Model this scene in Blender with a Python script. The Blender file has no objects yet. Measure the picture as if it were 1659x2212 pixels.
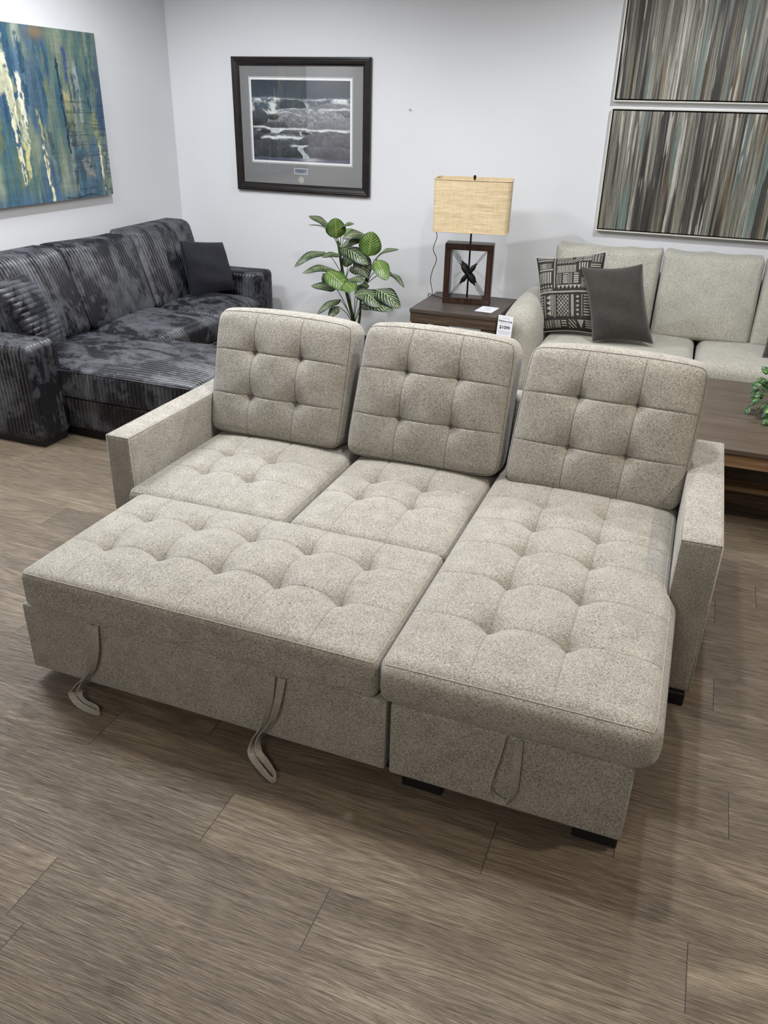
import bpy, math, random
import numpy as np
from mathutils import Vector, Matrix
random.seed(7); RNG = np.random.RandomState(11)
scene = bpy.context.scene
COL = scene.collection
# ------------------------------------------------------------------ camera numbers
F = 1727.66; CX, CY, H = 829.5, 1106.0, 1.72
PITCH, ROLL, YAW = [math.radians(a) for a in (26.8927, 1.4578, -20.2199)]
fw = np.array([math.sin(YAW)*math.cos(PITCH), math.cos(YAW)*math.cos(PITCH), -math.sin(PITCH)])
_rt = np.array([math.cos(YAW), -math.sin(YAW), 0.0]); _up = np.cross(_rt, fw)
rt = math.cos(ROLL)*_rt + math.sin(ROLL)*_up; up = math.cos(ROLL)*_up - math.sin(ROLL)*_rt
def at(px, py, Y):
    "point of the photograph at real distance Y"
    d = fw*F + rt*(px-CX) - up*(py-CY)
    return np.array([0, 0, H]) + d*(Y/d[1])

# ------------------------------------------------------------------ object helpers
def prop(o, label=None, cat=None, group=None, kind=None):
    if label: o['label'] = label
    if cat: o['category'] = cat
    if group: o['group'] = group
    if kind: o['kind'] = kind
    return o
def empty(name, loc, label, cat, group=None):
    o = bpy.data.objects.new(name, None); COL.objects.link(o)
    o.location = loc; o.empty_display_size = .1
    return prop(o, label, cat, group)
def mesh_obj(name, V, Fc, mat, parent=None, smooth=True, color=None, uv=None):
    me = bpy.data.meshes.new(name)
    V = np.asarray(V, dtype=np.float32)
    if isinstance(Fc, np.ndarray) and Fc.ndim == 2:
        n, k = Fc.shape
        me.vertices.add(len(V)); me.vertices.foreach_set('co', V.ravel())
        me.loops.add(n*k); me.loops.foreach_set('vertex_index', Fc.astype(np.int32).ravel())
        me.polygons.add(n); me.polygons.foreach_set('loop_start', np.arange(0, n*k, k, dtype=np.int32))
        me.polygons.foreach_set('loop_total', np.full(n, k, dtype=np.int32))
        me.update(calc_edges=True); me.validate()
    else:
        me.from_pydata([tuple(map(float, v)) for v in V], [], [tuple(map(int, f)) for f in Fc])
    if smooth:
        me.polygons.foreach_set('use_smooth', np.ones(len(me.polygons), dtype=bool))
    if color is not None:
        a = me.color_attributes.new('paint', 'FLOAT_COLOR', 'POINT')
        c = np.ones((len(V), 4), dtype=np.float32); c[:, :3] = color
        a.data.foreach_set('color', c.ravel())
    if uv is not None:
        ul = me.uv_layers.new(name='leaf')
        li = np.zeros(len(me.loops), dtype=np.int32); me.loops.foreach_get('vertex_index', li)
        ul.data.foreach_set('uv', np.asarray(uv, dtype=np.float32)[li].ravel())
    if mat: me.materials.append(mat)
    me.update()
    o = bpy.data.objects.new(name, me); COL.objects.link(o)
    if parent:
        o.parent = parent
        # world matrices are not evaluated yet: parents only carry translation
        p = parent; off = Vector((0, 0, 0))
        while p: off += p.location; p = p.parent
        o.location = -off
    return o

class MB:
    "collects boxes / tubes / plates and builds ONE mesh"
    def __init__(s): s.V = []; s.F = []
    def add(s, V, Fc):
        b = len(s.V); s.V += [tuple(v) for v in V]; s.F += [tuple(i+b for i in f) for f in Fc]; return s
    def box(s, x0, x1, y0, y1, z0, z1, b=0.003, M=None):
        # bevelled box via 24 verts
        h = np.array([(x1-x0)/2, (y1-y0)/2, (z1-z0)/2]); c = np.array([(x0+x1)/2, (y0+y1)/2, (z0+z1)/2])
        b = min(b, h.min()*.9); V = []; idx = {}
        for sx in (-1, 1):
            for sy in (-1, 1):
                for sz in (-1, 1):
                    S = np.array([sx, sy, sz])
                    for a in range(3):
                        v = S*(h-b); v[a] = S[a]*h[a]; idx[(sx, sy, sz, a)] = len(V); V.append(v+c)
        Fs = []
        for a in range(3):
            o1, o2 = [i for i in range(3) if i != a]
            for sg in (-1, 1):
                q = []
                for (p, r_) in ((-1, -1), (1, -1), (1, 1), (-1, 1)):
                    S = [0, 0, 0]; S[a] = sg; S[o1] = p; S[o2] = r_; q.append(idx[(S[0], S[1], S[2], a)])
                flip = (sg == -1) ^ (a == 1)
                Fs.append(q[::-1] if flip else q)
        for a in range(3):      # edges
            o1, o2 = [i for i in range(3) if i != a]
            for p in (-1, 1):
                for r_ in (-1, 1):
                    S0 = [0, 0, 0]; S0[o1] = p; S0[o2] = r_; S1 = list(S0); S0[a] = -1; S1[a] = 1
                    Fs.append([idx[(*S0, o1)], idx[(*S1, o1)], idx[(*S1, o2)], idx[(*S0, o2)]])
        for sx in (-1, 1):
            for sy in (-1, 1):
                for sz in (-1, 1): Fs.append([idx[(sx, sy, sz, 0)], idx[(sx, sy, sz, 1)], idx[(sx, sy, sz, 2)]])
        V = np.array(V)
        # fix orientation
        out = []
        for f in Fs:
            P = V[list(f)]; n = np.cross(P[1]-P[0], P[2]-P[0])
            out.append(f if n @ (P.mean(0)-c) > 0 else f[::-1])
        if M is not None: V = (np.c_[V, np.ones(len(V))] @ np.array(M).T)[:, :3]
        return s.add(V, out)
    def tube(s, P, r, n=8, closed=False, caps=True):
        P = np.asarray(P, float); m = len(P)
        R = np.full(m, r) if np.isscalar(r) else np.asarray(r)
        if closed: T = np.roll(P, -1, 0)-np.roll(P, 1, 0)
        else: T = np.gradient(P, axis=0)
        T /= (np.linalg.norm(T, axis=1)[:, None]+1e-12)
        a = np.cross(T[0], [0, 0, 1.0]);
        if np.linalg.norm(a) < .1: a = np.cross(T[0], [0, 1.0, 0])
        N = a/np.linalg.norm(a); V = []
        for i in range(m):
            N = N-T[i]*(N@T[i]); N /= np.linalg.norm(N)+1e-12; B = np.cross(T[i], N)
            for k in range(n):
                t = 2*math.pi*k/n; V.append(P[i]+R[i]*(math.cos(t)*N+math.sin(t)*B))
        Fs = []
        for i in range(m if closed else m-1):
            j = (i+1) % m
            for k in range(n):
                l = (k+1) % n; Fs.append((i*n+k, i*n+l, j*n+l, j*n+k))
        if caps and not closed:
            Fs.append(tuple(range(n))[::-1]); Fs.append(tuple((m-1)*n+k for k in range(n)))
        return s.add(V, Fs)
    def build(s, name, mat, parent=None, smooth=False):
        return mesh_obj(name, s.V, s.F, mat, parent, smooth)

def shade_auto(o, ang=40):
    me = o.data
    me.polygons.foreach_set('use_smooth', np.ones(len(me.polygons), dtype=bool))
    try: me.set_sharp_from_angle(angle=math.radians(ang))
    except Exception: pass
    return o

# soft (rounded, deformable) box ------------------------------------------------
def axis_samples(h, r, step, edge=5, extra=()):
    r = min(r, h*.98)
    e = h-r*(1-np.sin(np.linspace(0, math.pi/2, edge+1)))        # h-r .. h
    n = max(2, int(round(2*(h-r)/step)))
    mid = np.linspace(-(h-r), h-r, n+1)
    if len(extra):
        off = np.array([0, .0022, .0045, .008, .013, .02]); off = np.unique(np.concatenate([-off, off]))
        ex = (np.array(extra)[:, None]+off[None]).ravel(); ex = ex[np.abs(ex) < h-r]
        mid = np.array([q for q in mid if np.min(np.abs(q-ex)) > .004 or abs(q) > h-r-1e-9])
        mid = np.concatenate([mid, ex])
    return np.unique(np.round(np.concatenate([-e, mid, e]), 6))
class Soft:
    def __init__(s, c, size, r, deform=None):
        s.c = np.array(c, float); s.h = np.array(size, float)/2
        s.r = np.minimum(np.array(r, float)*np.ones(3), s.h*.98); s.deform = deform
    def surf(s, Q):
        Q = np.asarray(Q, float); inner = np.clip(Q, -(s.h-s.r), s.h-s.r)
        d = (Q-inner)/s.r; L = np.linalg.norm(d, axis=1)[:, None]+1e-12
        N = d/L
        P = inner+N*s.r
        N = N/s.r; N /= np.linalg.norm(N, axis=1)[:, None]+1e-12
        if s.deform is not None: P = s.deform(P, N, s)
        return P+s.c
    def build(s, name, mat, parent=None, step=.012, post=None, extra=((), (), ())):
        st = np.ones(3)*step
        A = [axis_samples(s.h[i], s.r[i], st[i], extra=extra[i]) for i in range(3)]
        VS = []; FS = []; base = 0
        for a in range(3):
            o1, o2 = [(1, 2), (2, 0), (0, 1)][a]
            g1, g2 = np.meshgrid(A[o1], A[o2], indexing='ij')
            for sg in (-1, 1):
                Q = np.zeros(g1.shape+(3,)); Q[..., a] = sg*s.h[a]; Q[..., o1] = g1; Q[..., o2] = g2
                n1, n2 = g1.shape; id_ = np.arange(n1*n2).reshape(n1, n2)+base
                f = np.stack([id_[:-1, :-1], id_[1:, :-1], id_[1:, 1:], id_[:-1, 1:]], -1).reshape(-1, 4)
                if sg < 0: f = f[:, ::-1]
                VS.append(Q.reshape(-1, 3)); FS.append(f); base += n1*n2
        Q = np.concatenate(VS); Fc = np.concatenate(FS)
        key = np.round(Q*1e5).astype(np.int64)
        _, first, inv = np.unique(key, axis=0, return_index=True, return_inverse=True)
        Q = Q[first]; Fc = inv.reshape(-1)[Fc]
        P = s.surf(Q)
        if post is not None: P = post(P)
        return mesh_obj(name, P, Fc, mat, parent, True)
    def ring(s, z_sign=1, n=60, axis=2):
        "closed loop round the +axis edge"
        a, b = [i for i in range(3) if i != axis]
        ha, hb = s.h[a], s.h[b]; ra, rb = s.r[a], s.r[b]
        pts = []
        def seg(p, q, m):
            for t in np.linspace(0, 1, m, endpoint=False): pts.append((p[0]+(q[0]-p[0])*t, p[1]+(q[1]-p[1])*t))
        C = [(-ha, -hb), (ha, -hb), (ha, hb), (-ha, hb)]
        for i in range(4): seg(C[i], C[(i+1) % 4], n)
        Q = np.zeros((len(pts), 3)); Q[:, a] = [p[0] for p in pts]; Q[:, b] = [p[1] for p in pts]; Q[:, axis] = s.h[axis]*z_sign
        return s.surf(Q)

def smooth01(t): t = np.clip(t, 0, 1); return t*t*(3-2*t)
def tuft(ax, ay, az, sign, crown, xs, ys, D=.028, s=.05, g=.0034, wide=.011, puff=.0, extra=None):
    """tufted face: plane axes ax, ay; outward axis az; seam lines at xs (along ay) and ys (along ax)"""
    def f(P, N, S):
        P = P.copy(); w = smooth01((sign*N[:, az]-.15)/.75)
        x = P[:, ax]; y = P[:, ay]; hx, hy = S.h[ax], S.h[ay]
        u = np.clip(np.abs(x)/hx, 0, 1); v = np.clip(np.abs(y)/hy, 0, 1)
        edge = (1-u**4)*(1-v**4)
        d = crown*(1-u**2.6)*(1-v**2.6)
        for X in xs:
            for Y in ys:
                r = np.sqrt((x-X)**2+(y-Y)**2)
                d = d-D*np.exp(-(r/s)**1.0)
        near = np.zeros(len(P))
        for X in xs:
            for Y in ys: near = np.maximum(near, np.exp(-(((x-X)**2+(y-Y)**2)**.5/.062)**1.3))
        near = .12+.88*near
        fx = lambda q, Q: np.exp(-((q-Q)/.0032)**2)*g+np.exp(-np.abs(q-Q)/.022)*wide*near
        for X in xs: d = d-fx(x, X)*edge
        for Y in ys: d = d-fx(y, Y)*edge
        P[:, az] += sign*w*d
        if extra is not None: P = extra(P, N, S)
        return P
    return f
def seam_lines(S, ax, ay, az, sign, xs, ys, r=.0010, lift=0.0004, n=90):
    m = MB(); ha, hb = S.h[ax], S.h[ay]
    for X in xs:
        Q = np.zeros((n, 3)); Q[:, ax] = X; Q[:, ay] = np.linspace(-hb, hb, n)*.985; Q[:, az] = sign*S.h[az]
        P = S.surf(Q); P[:, az] += sign*lift; m.tube(P, r, 5)
    for Y in ys:
        Q = np.zeros((n, 3)); Q[:, ay] = Y; Q[:, ax] = np.linspace(-ha, ha, n)*.985; Q[:, az] = sign*S.h[az]
        P = S.surf(Q); P[:, az] += sign*lift; m.tube(P, r, 5)
    return m

# ------------------------------------------------------------------ materials
def new_mat(name):
    m = bpy.data.materials.new(name); m.use_nodes = True
    nt = m.node_tree; b = nt.nodes['Principled BSDF']; return m, nt, b
def N(nt, t, **kw):
    n = nt.nodes.new(t)
    for k, v in kw.items():
        if hasattr(n, k): setattr(n, k, v)
    return n
def L(nt, a, b): nt.links.new(a, b)
def mapping(nt, scale, rot=(0, 0, 0), coord='Object', loc=(0, 0, 0)):
    tc = N(nt, 'ShaderNodeTexCoord'); mp = N(nt, 'ShaderNodeMapping')
    mp.inputs['Scale'].default_value = scale; mp.inputs['Rotation'].default_value = rot; mp.inputs['Location'].default_value = loc
    L(nt, tc.outputs[coord], mp.inputs['Vector']); return mp.outputs['Vector']
def noise(nt, vec, scale, detail=2, rough=.5, dist=0.0):
    n = N(nt, 'ShaderNodeTexNoise'); n.inputs['Scale'].default_value = scale; n.inputs['Detail'].default_value = detail
    n.inputs['Roughness'].default_value = rough; n.inputs['Distortion'].default_value = dist
    L(nt, vec, n.inputs['Vector']); return n.outputs['Fac']
def ramp(nt, fac, stops, interp='LINEAR'):
    r = N(nt, 'ShaderNodeValToRGB'); r.color_ramp.interpolation = interp; e = r.color_ramp.elements
    while len(e) > len(stops): e.remove(e[-1])
    while len(e) < len(stops): e.new(1.0)
    for i, (p, c) in enumerate(stops):
        e[i].position = p; c = (c, c, c) if np.isscalar(c) else c; e[i].color = (*c, 1)
    L(nt, fac, r.inputs['Fac']); return r.outputs['Color']
def mixc(nt, fac, a, b, mode='MIX'):
    m = N(nt, 'ShaderNodeMix', data_type='RGBA', blend_type=mode)
    for i, v in ((0, fac), (6, a), (7, b)):
        if hasattr(v, 'links'): L(nt, v, m.inputs[i])
        elif i == 0: m.inputs[0].default_value = v
        else: m.inputs[i].default_value = (*v, 1)
    return m.outputs[2]
def math_(nt, op, a, b=None, c=None, clamp=False):
    m = N(nt, 'ShaderNodeMath', operation=op, use_clamp=clamp)
    for i, v in enumerate((a, b, c)):
        if v is None: continue
        if hasattr(v, 'links'): L(nt, v, m.inputs[i])
        else: m.inputs[i].default_value = v
    return m.outputs[0]
def bump(nt, b, h, strength, dist):
    bp = N(nt, 'ShaderNodeBump'); bp.inputs['Strength'].default_value = strength; bp.inputs['Distance'].default_value = dist
    L(nt, h, bp.inputs['Height']); L(nt, bp.outputs['Normal'], b.inputs['Normal'])
def setb(b, rough=.8, spec=.3, sheen=0, metal=0, color=None):
    b.inputs['Roughness'].default_value = rough; b.inputs['Specular IOR Level'].default_value = spec
    b.inputs['Sheen Weight'].default_value = sheen; b.inputs['Metallic'].default_value = metal
    if color: b.inputs['Base Color'].default_value = (*color, 1)
def plain(name, color, rough=.6, spec=.4, metal=0, sheen=0, var=.08, scale=40, bm=0):
    m, nt, b = new_mat(name); v = mapping(nt, (1, 1, 1)); n = noise(nt, v, scale, 3)
    c = ramp(nt, n, [(.25, tuple(x*(1-var) for x in color)), (.75, tuple(min(1, x*(1+var)) for x in color))])
    L(nt, c, b.inputs['Base Color']); setb(b, rough, spec, sheen, metal)
    if bm: bump(nt, b, n, .4, bm)
    return m
def fabric(name, light, mid, dark, s=1.0, warm=None):
    m, nt, b = new_mat(name)
    a = noise(nt, mapping(nt, (165*s, 680*s, 680*s)), 1, 2, .6)
    c = noise(nt, mapping(nt, (680*s, 175*s, 200*s), loc=(3, 7, 1)), 1, 2, .6)
    bl = noise(nt, mapping(nt, (1, 1, 1)), 14*s, 3, .6)
    k = math_(nt, 'ADD', math_(nt, 'MULTIPLY', a, .56), math_(nt, 'MULTIPLY', c, .44))
    k = math_(nt, 'ADD', k, math_(nt, 'MULTIPLY', math_(nt, 'SUBTRACT', bl, .5), .10))
    col = ramp(nt, k, [(.34, dark), (.425, tuple((x+y)/2 for x, y in zip(dark, mid))), (.49, mid), (.585, light)])
    L(nt, col, b.inputs['Base Color']); setb(b, .92, .15, .25)
    b.inputs['Sheen Roughness'].default_value = .5
    bump(nt, b, k, .5, .0012)
    return m
M = {}
M['tweed'] = fabric('oatmeal_tweed', (.50, .48, .435), (.305, .288, .252), (.085, .078, .066))
M['tweed_pipe'] = fabric('oatmeal_piping', (.50, .475, .43), (.35, .33, .29), (.15, .14, .12), 1.3)
M['thread'] = plain('grey_thread', (.15, .14, .125), .9, .1)
M['thread_pale'] = plain('taupe_thread', (.17, .16, .142), .9, .1)
M['gap_block'] = plain('light_block_black', (.02, .02, .02), .95, .1)
M['plastic'] = plain('black_plastic', (.012, .012, .013), .5, .3, var=.2)
M['beige'] = fabric('beige_chenille', (.50, .49, .43), (.38, .37, .32), (.20, .195, .16), .7)
M['charcoal'] = fabric('charcoal_velvet', (.060, .059, .052), (.040, .039, .034), (.022, .022, .019), .9)
M['charcoal_pipe'] = plain('charcoal_piping', (.11, .11, .10), .8, .2)
M['leg'] = plain('matte_metal', (.03, .025, .02), .4, .5)

def wall_mat():
    m, nt, b = new_mat('white_wall_paint')
    v = mapping(nt, (1, 1, 1)); n = noise(nt, v, 220, 3, .6); n2 = noise(nt, v, 1.3, 2)
    L(nt, ramp(nt, n2, [(.3, (.72, .73, .755)), (.7, (.745, .755, .775))]), b.inputs['Base Color'])
    setb(b, .75, .25); bump(nt, b, n, .12, .001); return m
M['wall'] = wall_mat()
M['taupe'] = plain('taupe_wall_paint', (.26, .24, .22), .85, .2)
M['ceiling'] = plain('ceiling_paint', (.7, .7, .7), .9, .1)

def floor_mat():
    m, nt, b = new_mat('wood_plank_floor')
    tc = N(nt, 'ShaderNodeTexCoord'); sp = N(nt, 'ShaderNodeSeparateXYZ'); L(nt, tc.outputs['Object'], sp.inputs[0])
    X, Y = sp.outputs[0], sp.outputs[1]
    W, LN = .1765, 1.205
    ry = math_(nt, 'DIVIDE', math_(nt, 'SUBTRACT', Y, .865), W)
    k = math_(nt, 'FLOOR', ry); fy = math_(nt, 'FRACT', ry)
    known = {0: .969, 1: .533, 2: .222, 3: .809, 5: .297, 8: .26, 11: .259}
    rr = random.Random(3); stops = []
    for i in range(32):
        kk = i-3; o = known.get(kk, rr.random()); stops.append((i/32.0, (o, rr.random(), rr.random())))
    kn = math_(nt, 'DIVIDE', math_(nt, 'ADD', k, 3.5), 32.0, clamp=True)
    rc = ramp(nt, kn, stops, 'CONSTANT'); sc = N(nt, 'ShaderNodeSeparateColor'); L(nt, rc, sc.inputs[0])
    rx = math_(nt, 'SUBTRACT', math_(nt, 'DIVIDE', X, LN), sc.outputs[0])
    kx = math_(nt, 'FLOOR', rx); fx = math_(nt, 'FRACT', rx)
    # plank id
    wn = N(nt, 'ShaderNodeTexWhiteNoise', noise_dimensions='2D'); cb = N(nt, 'ShaderNodeCombineXYZ'); L(nt, kx, cb.inputs[0]); L(nt, k, cb.inputs[1])
    L(nt, cb.outputs[0], wn.inputs['Vector']); pid = wn.outputs['Value']
    # joints
    ex = math_(nt, 'MULTIPLY', math_(nt, 'MINIMUM', fx, math_(nt, 'SUBTRACT', 1.0, fx)), LN)
    ey = math_(nt, 'MULTIPLY', math_(nt, 'MINIMUM', fy, math_(nt, 'SUBTRACT', 1.0, fy)), W)
    jx = math_(nt, 'LESS_THAN', ex, .0011); jy = math_(nt, 'LESS_THAN', ey, .0005)
    j = math_(nt, 'MAXIMUM', jx, math_(nt, 'MULTIPLY', jy, .45))
    # grain coordinates shifted per plank
    cv = N(nt, 'ShaderNodeCombineXYZ')
    L(nt, math_(nt, 'ADD', X, math_(nt, 'MULTIPLY', pid, 37.0)), cv.inputs[0])
    wv0 = N(nt, 'ShaderNodeCombineXYZ'); L(nt, math_(nt, 'MULTIPLY', X, 1.5), wv0.inputs[0]); L(nt, math_(nt, 'MULTIPLY', Y, 5.0), wv0.inputs[1]); L(nt, math_(nt, 'MULTIPLY', pid, 9.0), wv0.inputs[2])
    und = math_(nt, 'MULTIPLY', math_(nt, 'SUBTRACT', noise(nt, wv0.outputs[0], 1, 1, .5), .5), .05)
    L(nt, math_(nt, 'ADD', math_(nt, 'ADD', Y, und), math_(nt, 'MULTIPLY', pid, 11.0)), cv.inputs[1])
    def mp(sx, sy):
        q = N(nt, 'ShaderNodeMapping'); q.inputs['Scale'].default_value = (sx, sy, 1); L(nt, cv.outputs[0], q.inputs['Vector']); return q.outputs[0]
    warp = noise(nt, mp(1.6, 5.0), 1, 2, .5)
    # growth rings: contour lines of a stretched noise
    rn = noise(nt, mp(.75, 4.6), 1, 2, .45, .25)
    ring = math_(nt, 'ABSOLUTE', math_(nt, 'SUBTRACT', math_(nt, 'FRACT', math_(nt, 'MULTIPLY', rn, 21.0)), .5))
    ring = math_(nt, 'MULTIPLY', ring, 2.0)
    fine = noise(nt, mp(8, 560), 1, 3, .75, .3)
    pore = ramp(nt, noise(nt, mp(9, 420), 1, 2, .6, .2), [(.56, 0.0), (.63, 1.0)]); pored = ramp(nt, noise(nt, mp(14, 520), 1, 2, .6, .2), [(.58, 0.0), (.64, 1.0)])
    mid_ = noise(nt, mp(3.5, 120), 1, 5, .72, .6)
    streak = noise(nt, mp(9, 210), 1, 2, .6, .3)
    blot = noise(nt, mp(1.2, 3.5), 1, 2, .5)
    g = math_(nt, 'ADD', math_(nt, 'MULTIPLY', fine, .50), math_(nt, 'MULTIPLY', mid_, .27))
    g = math_(nt, 'ADD', g, math_(nt, 'MULTIPLY', math_(nt, 'MULTIPLY', ring, ramp(nt, blot, [(.50, .25), (.60, 1.0)])), .10))
    g = math_(nt, 'ADD', g, math_(nt, 'MULTIPLY', blot, .10))
    col = ramp(nt, g, [(.375, (.066, .047, .029)), (.455, (.140, .108, .074)), (.53, (.200, .160, .112)), (.64, (.37, .305, .225))])
    tone = ramp(nt, pid, [(0, (.90, .90, .90)), (1, (1.08, 1.06, 1.03))])
    col = mixc(nt, 1.0, col, tone, 'MULTIPLY')
    pale = ramp(nt, streak, [(.60, 0.0), (.70, 1.0)])
    pm = math_(nt, 'MULTIPLY', pale, ramp(nt, warp, [(.42, 0.0), (.62, .55)]))
    col = mixc(nt, pm, col, (.40, .34, .27))
    col = mixc(nt, math_(nt, 'MULTIPLY', pore, .35), col, (.34, .28, .21)); col = mixc(nt, math_(nt, 'MULTIPLY', pored, .32), col, (.055, .038, .025))
    col = mixc(nt, j, col, (.02, .015, .01))
    L(nt, col, b.inputs['Base Color'])
    ro = ramp(nt, g, [(.40, .58), (.58, .24)]); L(nt, ro, b.inputs['Roughness'])
    b.inputs['Specular IOR Level'].default_value = .65
    hh = math_(nt, 'SUBTRACT', math_(nt, 'ADD', math_(nt, 'MULTIPLY', math_(nt, 'SUBTRACT', fine, math_(nt, 'MULTIPLY', pored, .5)), .6), math_(nt, 'MULTIPLY', mid_, .6)), math_(nt, 'MULTIPLY', j, .8))
    bump(nt, b, hh, .8, .0024)
    return m
M['floor'] = floor_mat()

def wood(name, a, c, d, sx=2.0, sy=60.0, rough=.45, axis='X'):
    m, nt, b = new_mat(name)
    sc = {'X': (sx, sy, sy), 'Z': (sy, sy, sx), 'Y': (sy, sx, sy)}[axis]
    g = noise(nt, mapping(nt, sc), 1, 4, .65, .5); g2 = noise(nt, mapping(nt, tuple(q*.25 for q in sc)), 1, 2, .5, .8)
    k = math_(nt, 'ADD', math_(nt, 'MULTIPLY', g, .65), math_(nt, 'MULTIPLY', g2, .35))
    L(nt, ramp(nt, k, [(.35, a), (.5, c), (.66, d)]), b.inputs['Base Color']); setb(b, rough, .4)
    bump(nt, b, k, .25, .0008); return m
M['table_wood'] = wood('greyed_brown_wood', (.030, .019, .012), (.068, .045, .030), (.13, .090, .060), 5, 95)
M['table_top'] = wood('table_top_wood', (.045, .034, .027), (.070, .055, .045), (.095, .077, .064), 3, 70, .4)
M['lamp_wood'] = wood('walnut_stain', (.012, .006, .004), (.028, .013, .008), (.052, .024, .013), 5, 60, .35, 'Z')
M['coffee_wood'] = wood('coffee_table_wood', (.12, .066, .032), (.21, .125, .066), (.30, .19, .11), 3, 60, .4)
M['coffee_top'] = wood('coffee_table_top_wood', (.075, .056, .041), (.105, .080, .060), (.14, .11, .085), 3, 60, .35)
M['frame_black'] = wood('espresso_frame', (.005, .004, .0035), (.011, .008, .007), (.022, .016, .013), 5, 60, .35)

def crushed():
    m, nt, b = new_mat('crushed_corduroy_velvet')
    v = mapping(nt, (1, 1, 1)); v2 = mapping(nt, (1.0, 1.0, .8))
    n1 = noise(nt, mapping(nt, (3.6, 6.4, 2.8)), 1, 6, .66, .9); n2 = noise(nt, v, 17, 3, .6, .7); n3 = noise(nt, v, 260, 2, .6)
    k = math_(nt, 'ADD', math_(nt, 'MULTIPLY', n1, .68), math_(nt, 'MULTIPLY', n2, .27)); k = math_(nt, 'ADD', k, math_(nt, 'MULTIPLY', n3, .05))
    L(nt, ramp(nt, k, [(.36, (.001, .0013, .0035)), (.468, (.003, .0035, .008)), (.484, (.030, .032, .039)), (.60, (.082, .086, .098))]), b.inputs['Base Color'])
    setb(b, .38, .52, .14); b.inputs['Sheen Roughness'].default_value = .35; b.inputs['Sheen Tint'].default_value = (.75, .8, .9, 1)
    bump(nt, b, n2, .3, .004); return m
M['cord'] = crushed()
M['cord_navy'] = plain('navy_black_corduroy', (.005, .006, .012), .55, .3, sheen=.1, var=.5, scale=9)

def paint_mat(name, rough=.5, spec=.35, bumpy=True):
    m, nt, b = new_mat(name); a = N(nt, 'ShaderNodeVertexColor', layer_name='paint')
    n = noise(nt, mapping(nt, (60, 60, 25)), 1, 3, .6)
    c = mixc(nt, 1.0, a.outputs['Color'], ramp(nt, n, [(.3, .88), (.7, 1.08)]), 'MULTIPLY')
    L(nt, c, b.inputs['Base Color']); setb(b, rough, spec)
    if bumpy: bump(nt, b, n, .3, .002)
    return m
M['oil'] = paint_mat('oil_paint'); M['print'] = paint_mat('printed_art', .4, .3, False); M['cloth_print'] = paint_mat('woven_pattern', .9, .1, False)
M['canvas'] = plain('canvas_edge', (.30, .27, .25), .8, .2)
M['silver'] = plain('brushed_silver', (.78, .76, .69), .35, .5, .25)
M['black_gap'] = plain('black_gap_paint', (.008, .007, .007), .7, .2)
M['mat_grey'] = plain('grey_mat_board', (.25, .25, .25), .85, .1, var=.03, scale=300)
M['mat_white'] = plain('white_mat_board', (.88, .88, .87), .8, .2, var=.02)
M['plaque'] = plain('plaque_blue_grey', (.22, .25, .31), .4, .5)
M['gold'] = plain('medallion_gold', (.55, .53, .38), .35, .5, .5)
M['black_metal'] = plain('black_iron', (.012, .010, .009), .45, .5, .6)
M['cordblack'] = plain('black_rubber_cord', (.01, .01, .012), .5, .3)
M['paper'] = plain('white_card', (.80, .81, .86), .6, .3, var=.02)
M['ink'] = plain('black_ink', (.02, .02, .03), .7, .2)
M['ink_grey'] = plain('grey_ink', (.30, .31, .36), .7, .2)
M['stem'] = plain('green_stem', (.045, .085, .020), .5, .4, var=.4, scale=20)
M['soil'] = plain('dark_pot_fill', (.03, .02, .014), .95, .1, var=.4, scale=60, bm=.01)
M['pot'] = plain('black_pot', (.02, .02, .02), .5, .4)
M['wicker'] = plain('dark_wicker', (.045, .03, .012), .7, .3, var=.5, scale=90, bm=.004)
def shade_mat():
    m, nt, b = new_mat('burlap_shade')
    a = noise(nt, mapping(nt, (14, 14, 260)), 1, 3, .6, .3); c = noise(nt, mapping(nt, (300, 300, 14)), 1, 2, .6)
    d = noise(nt, mapping(nt, (3, 3, 60)), 1, 2, .5)
    k = math_(nt, 'ADD', math_(nt, 'ADD', math_(nt, 'MULTIPLY', a, .5), math_(nt, 'MULTIPLY', c, .25)), math_(nt, 'MULTIPLY', d, .25))
    L(nt, ramp(nt, k, [(.34, (.46, .35, .20)), (.48, (.64, .51, .32)), (.64, (.80, .68, .46))]), b.inputs['Base Color'])
    setb(b, .9, .1); bump(nt, b, k, .4, .001); return m
M['shade'] = shade_mat()
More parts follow.
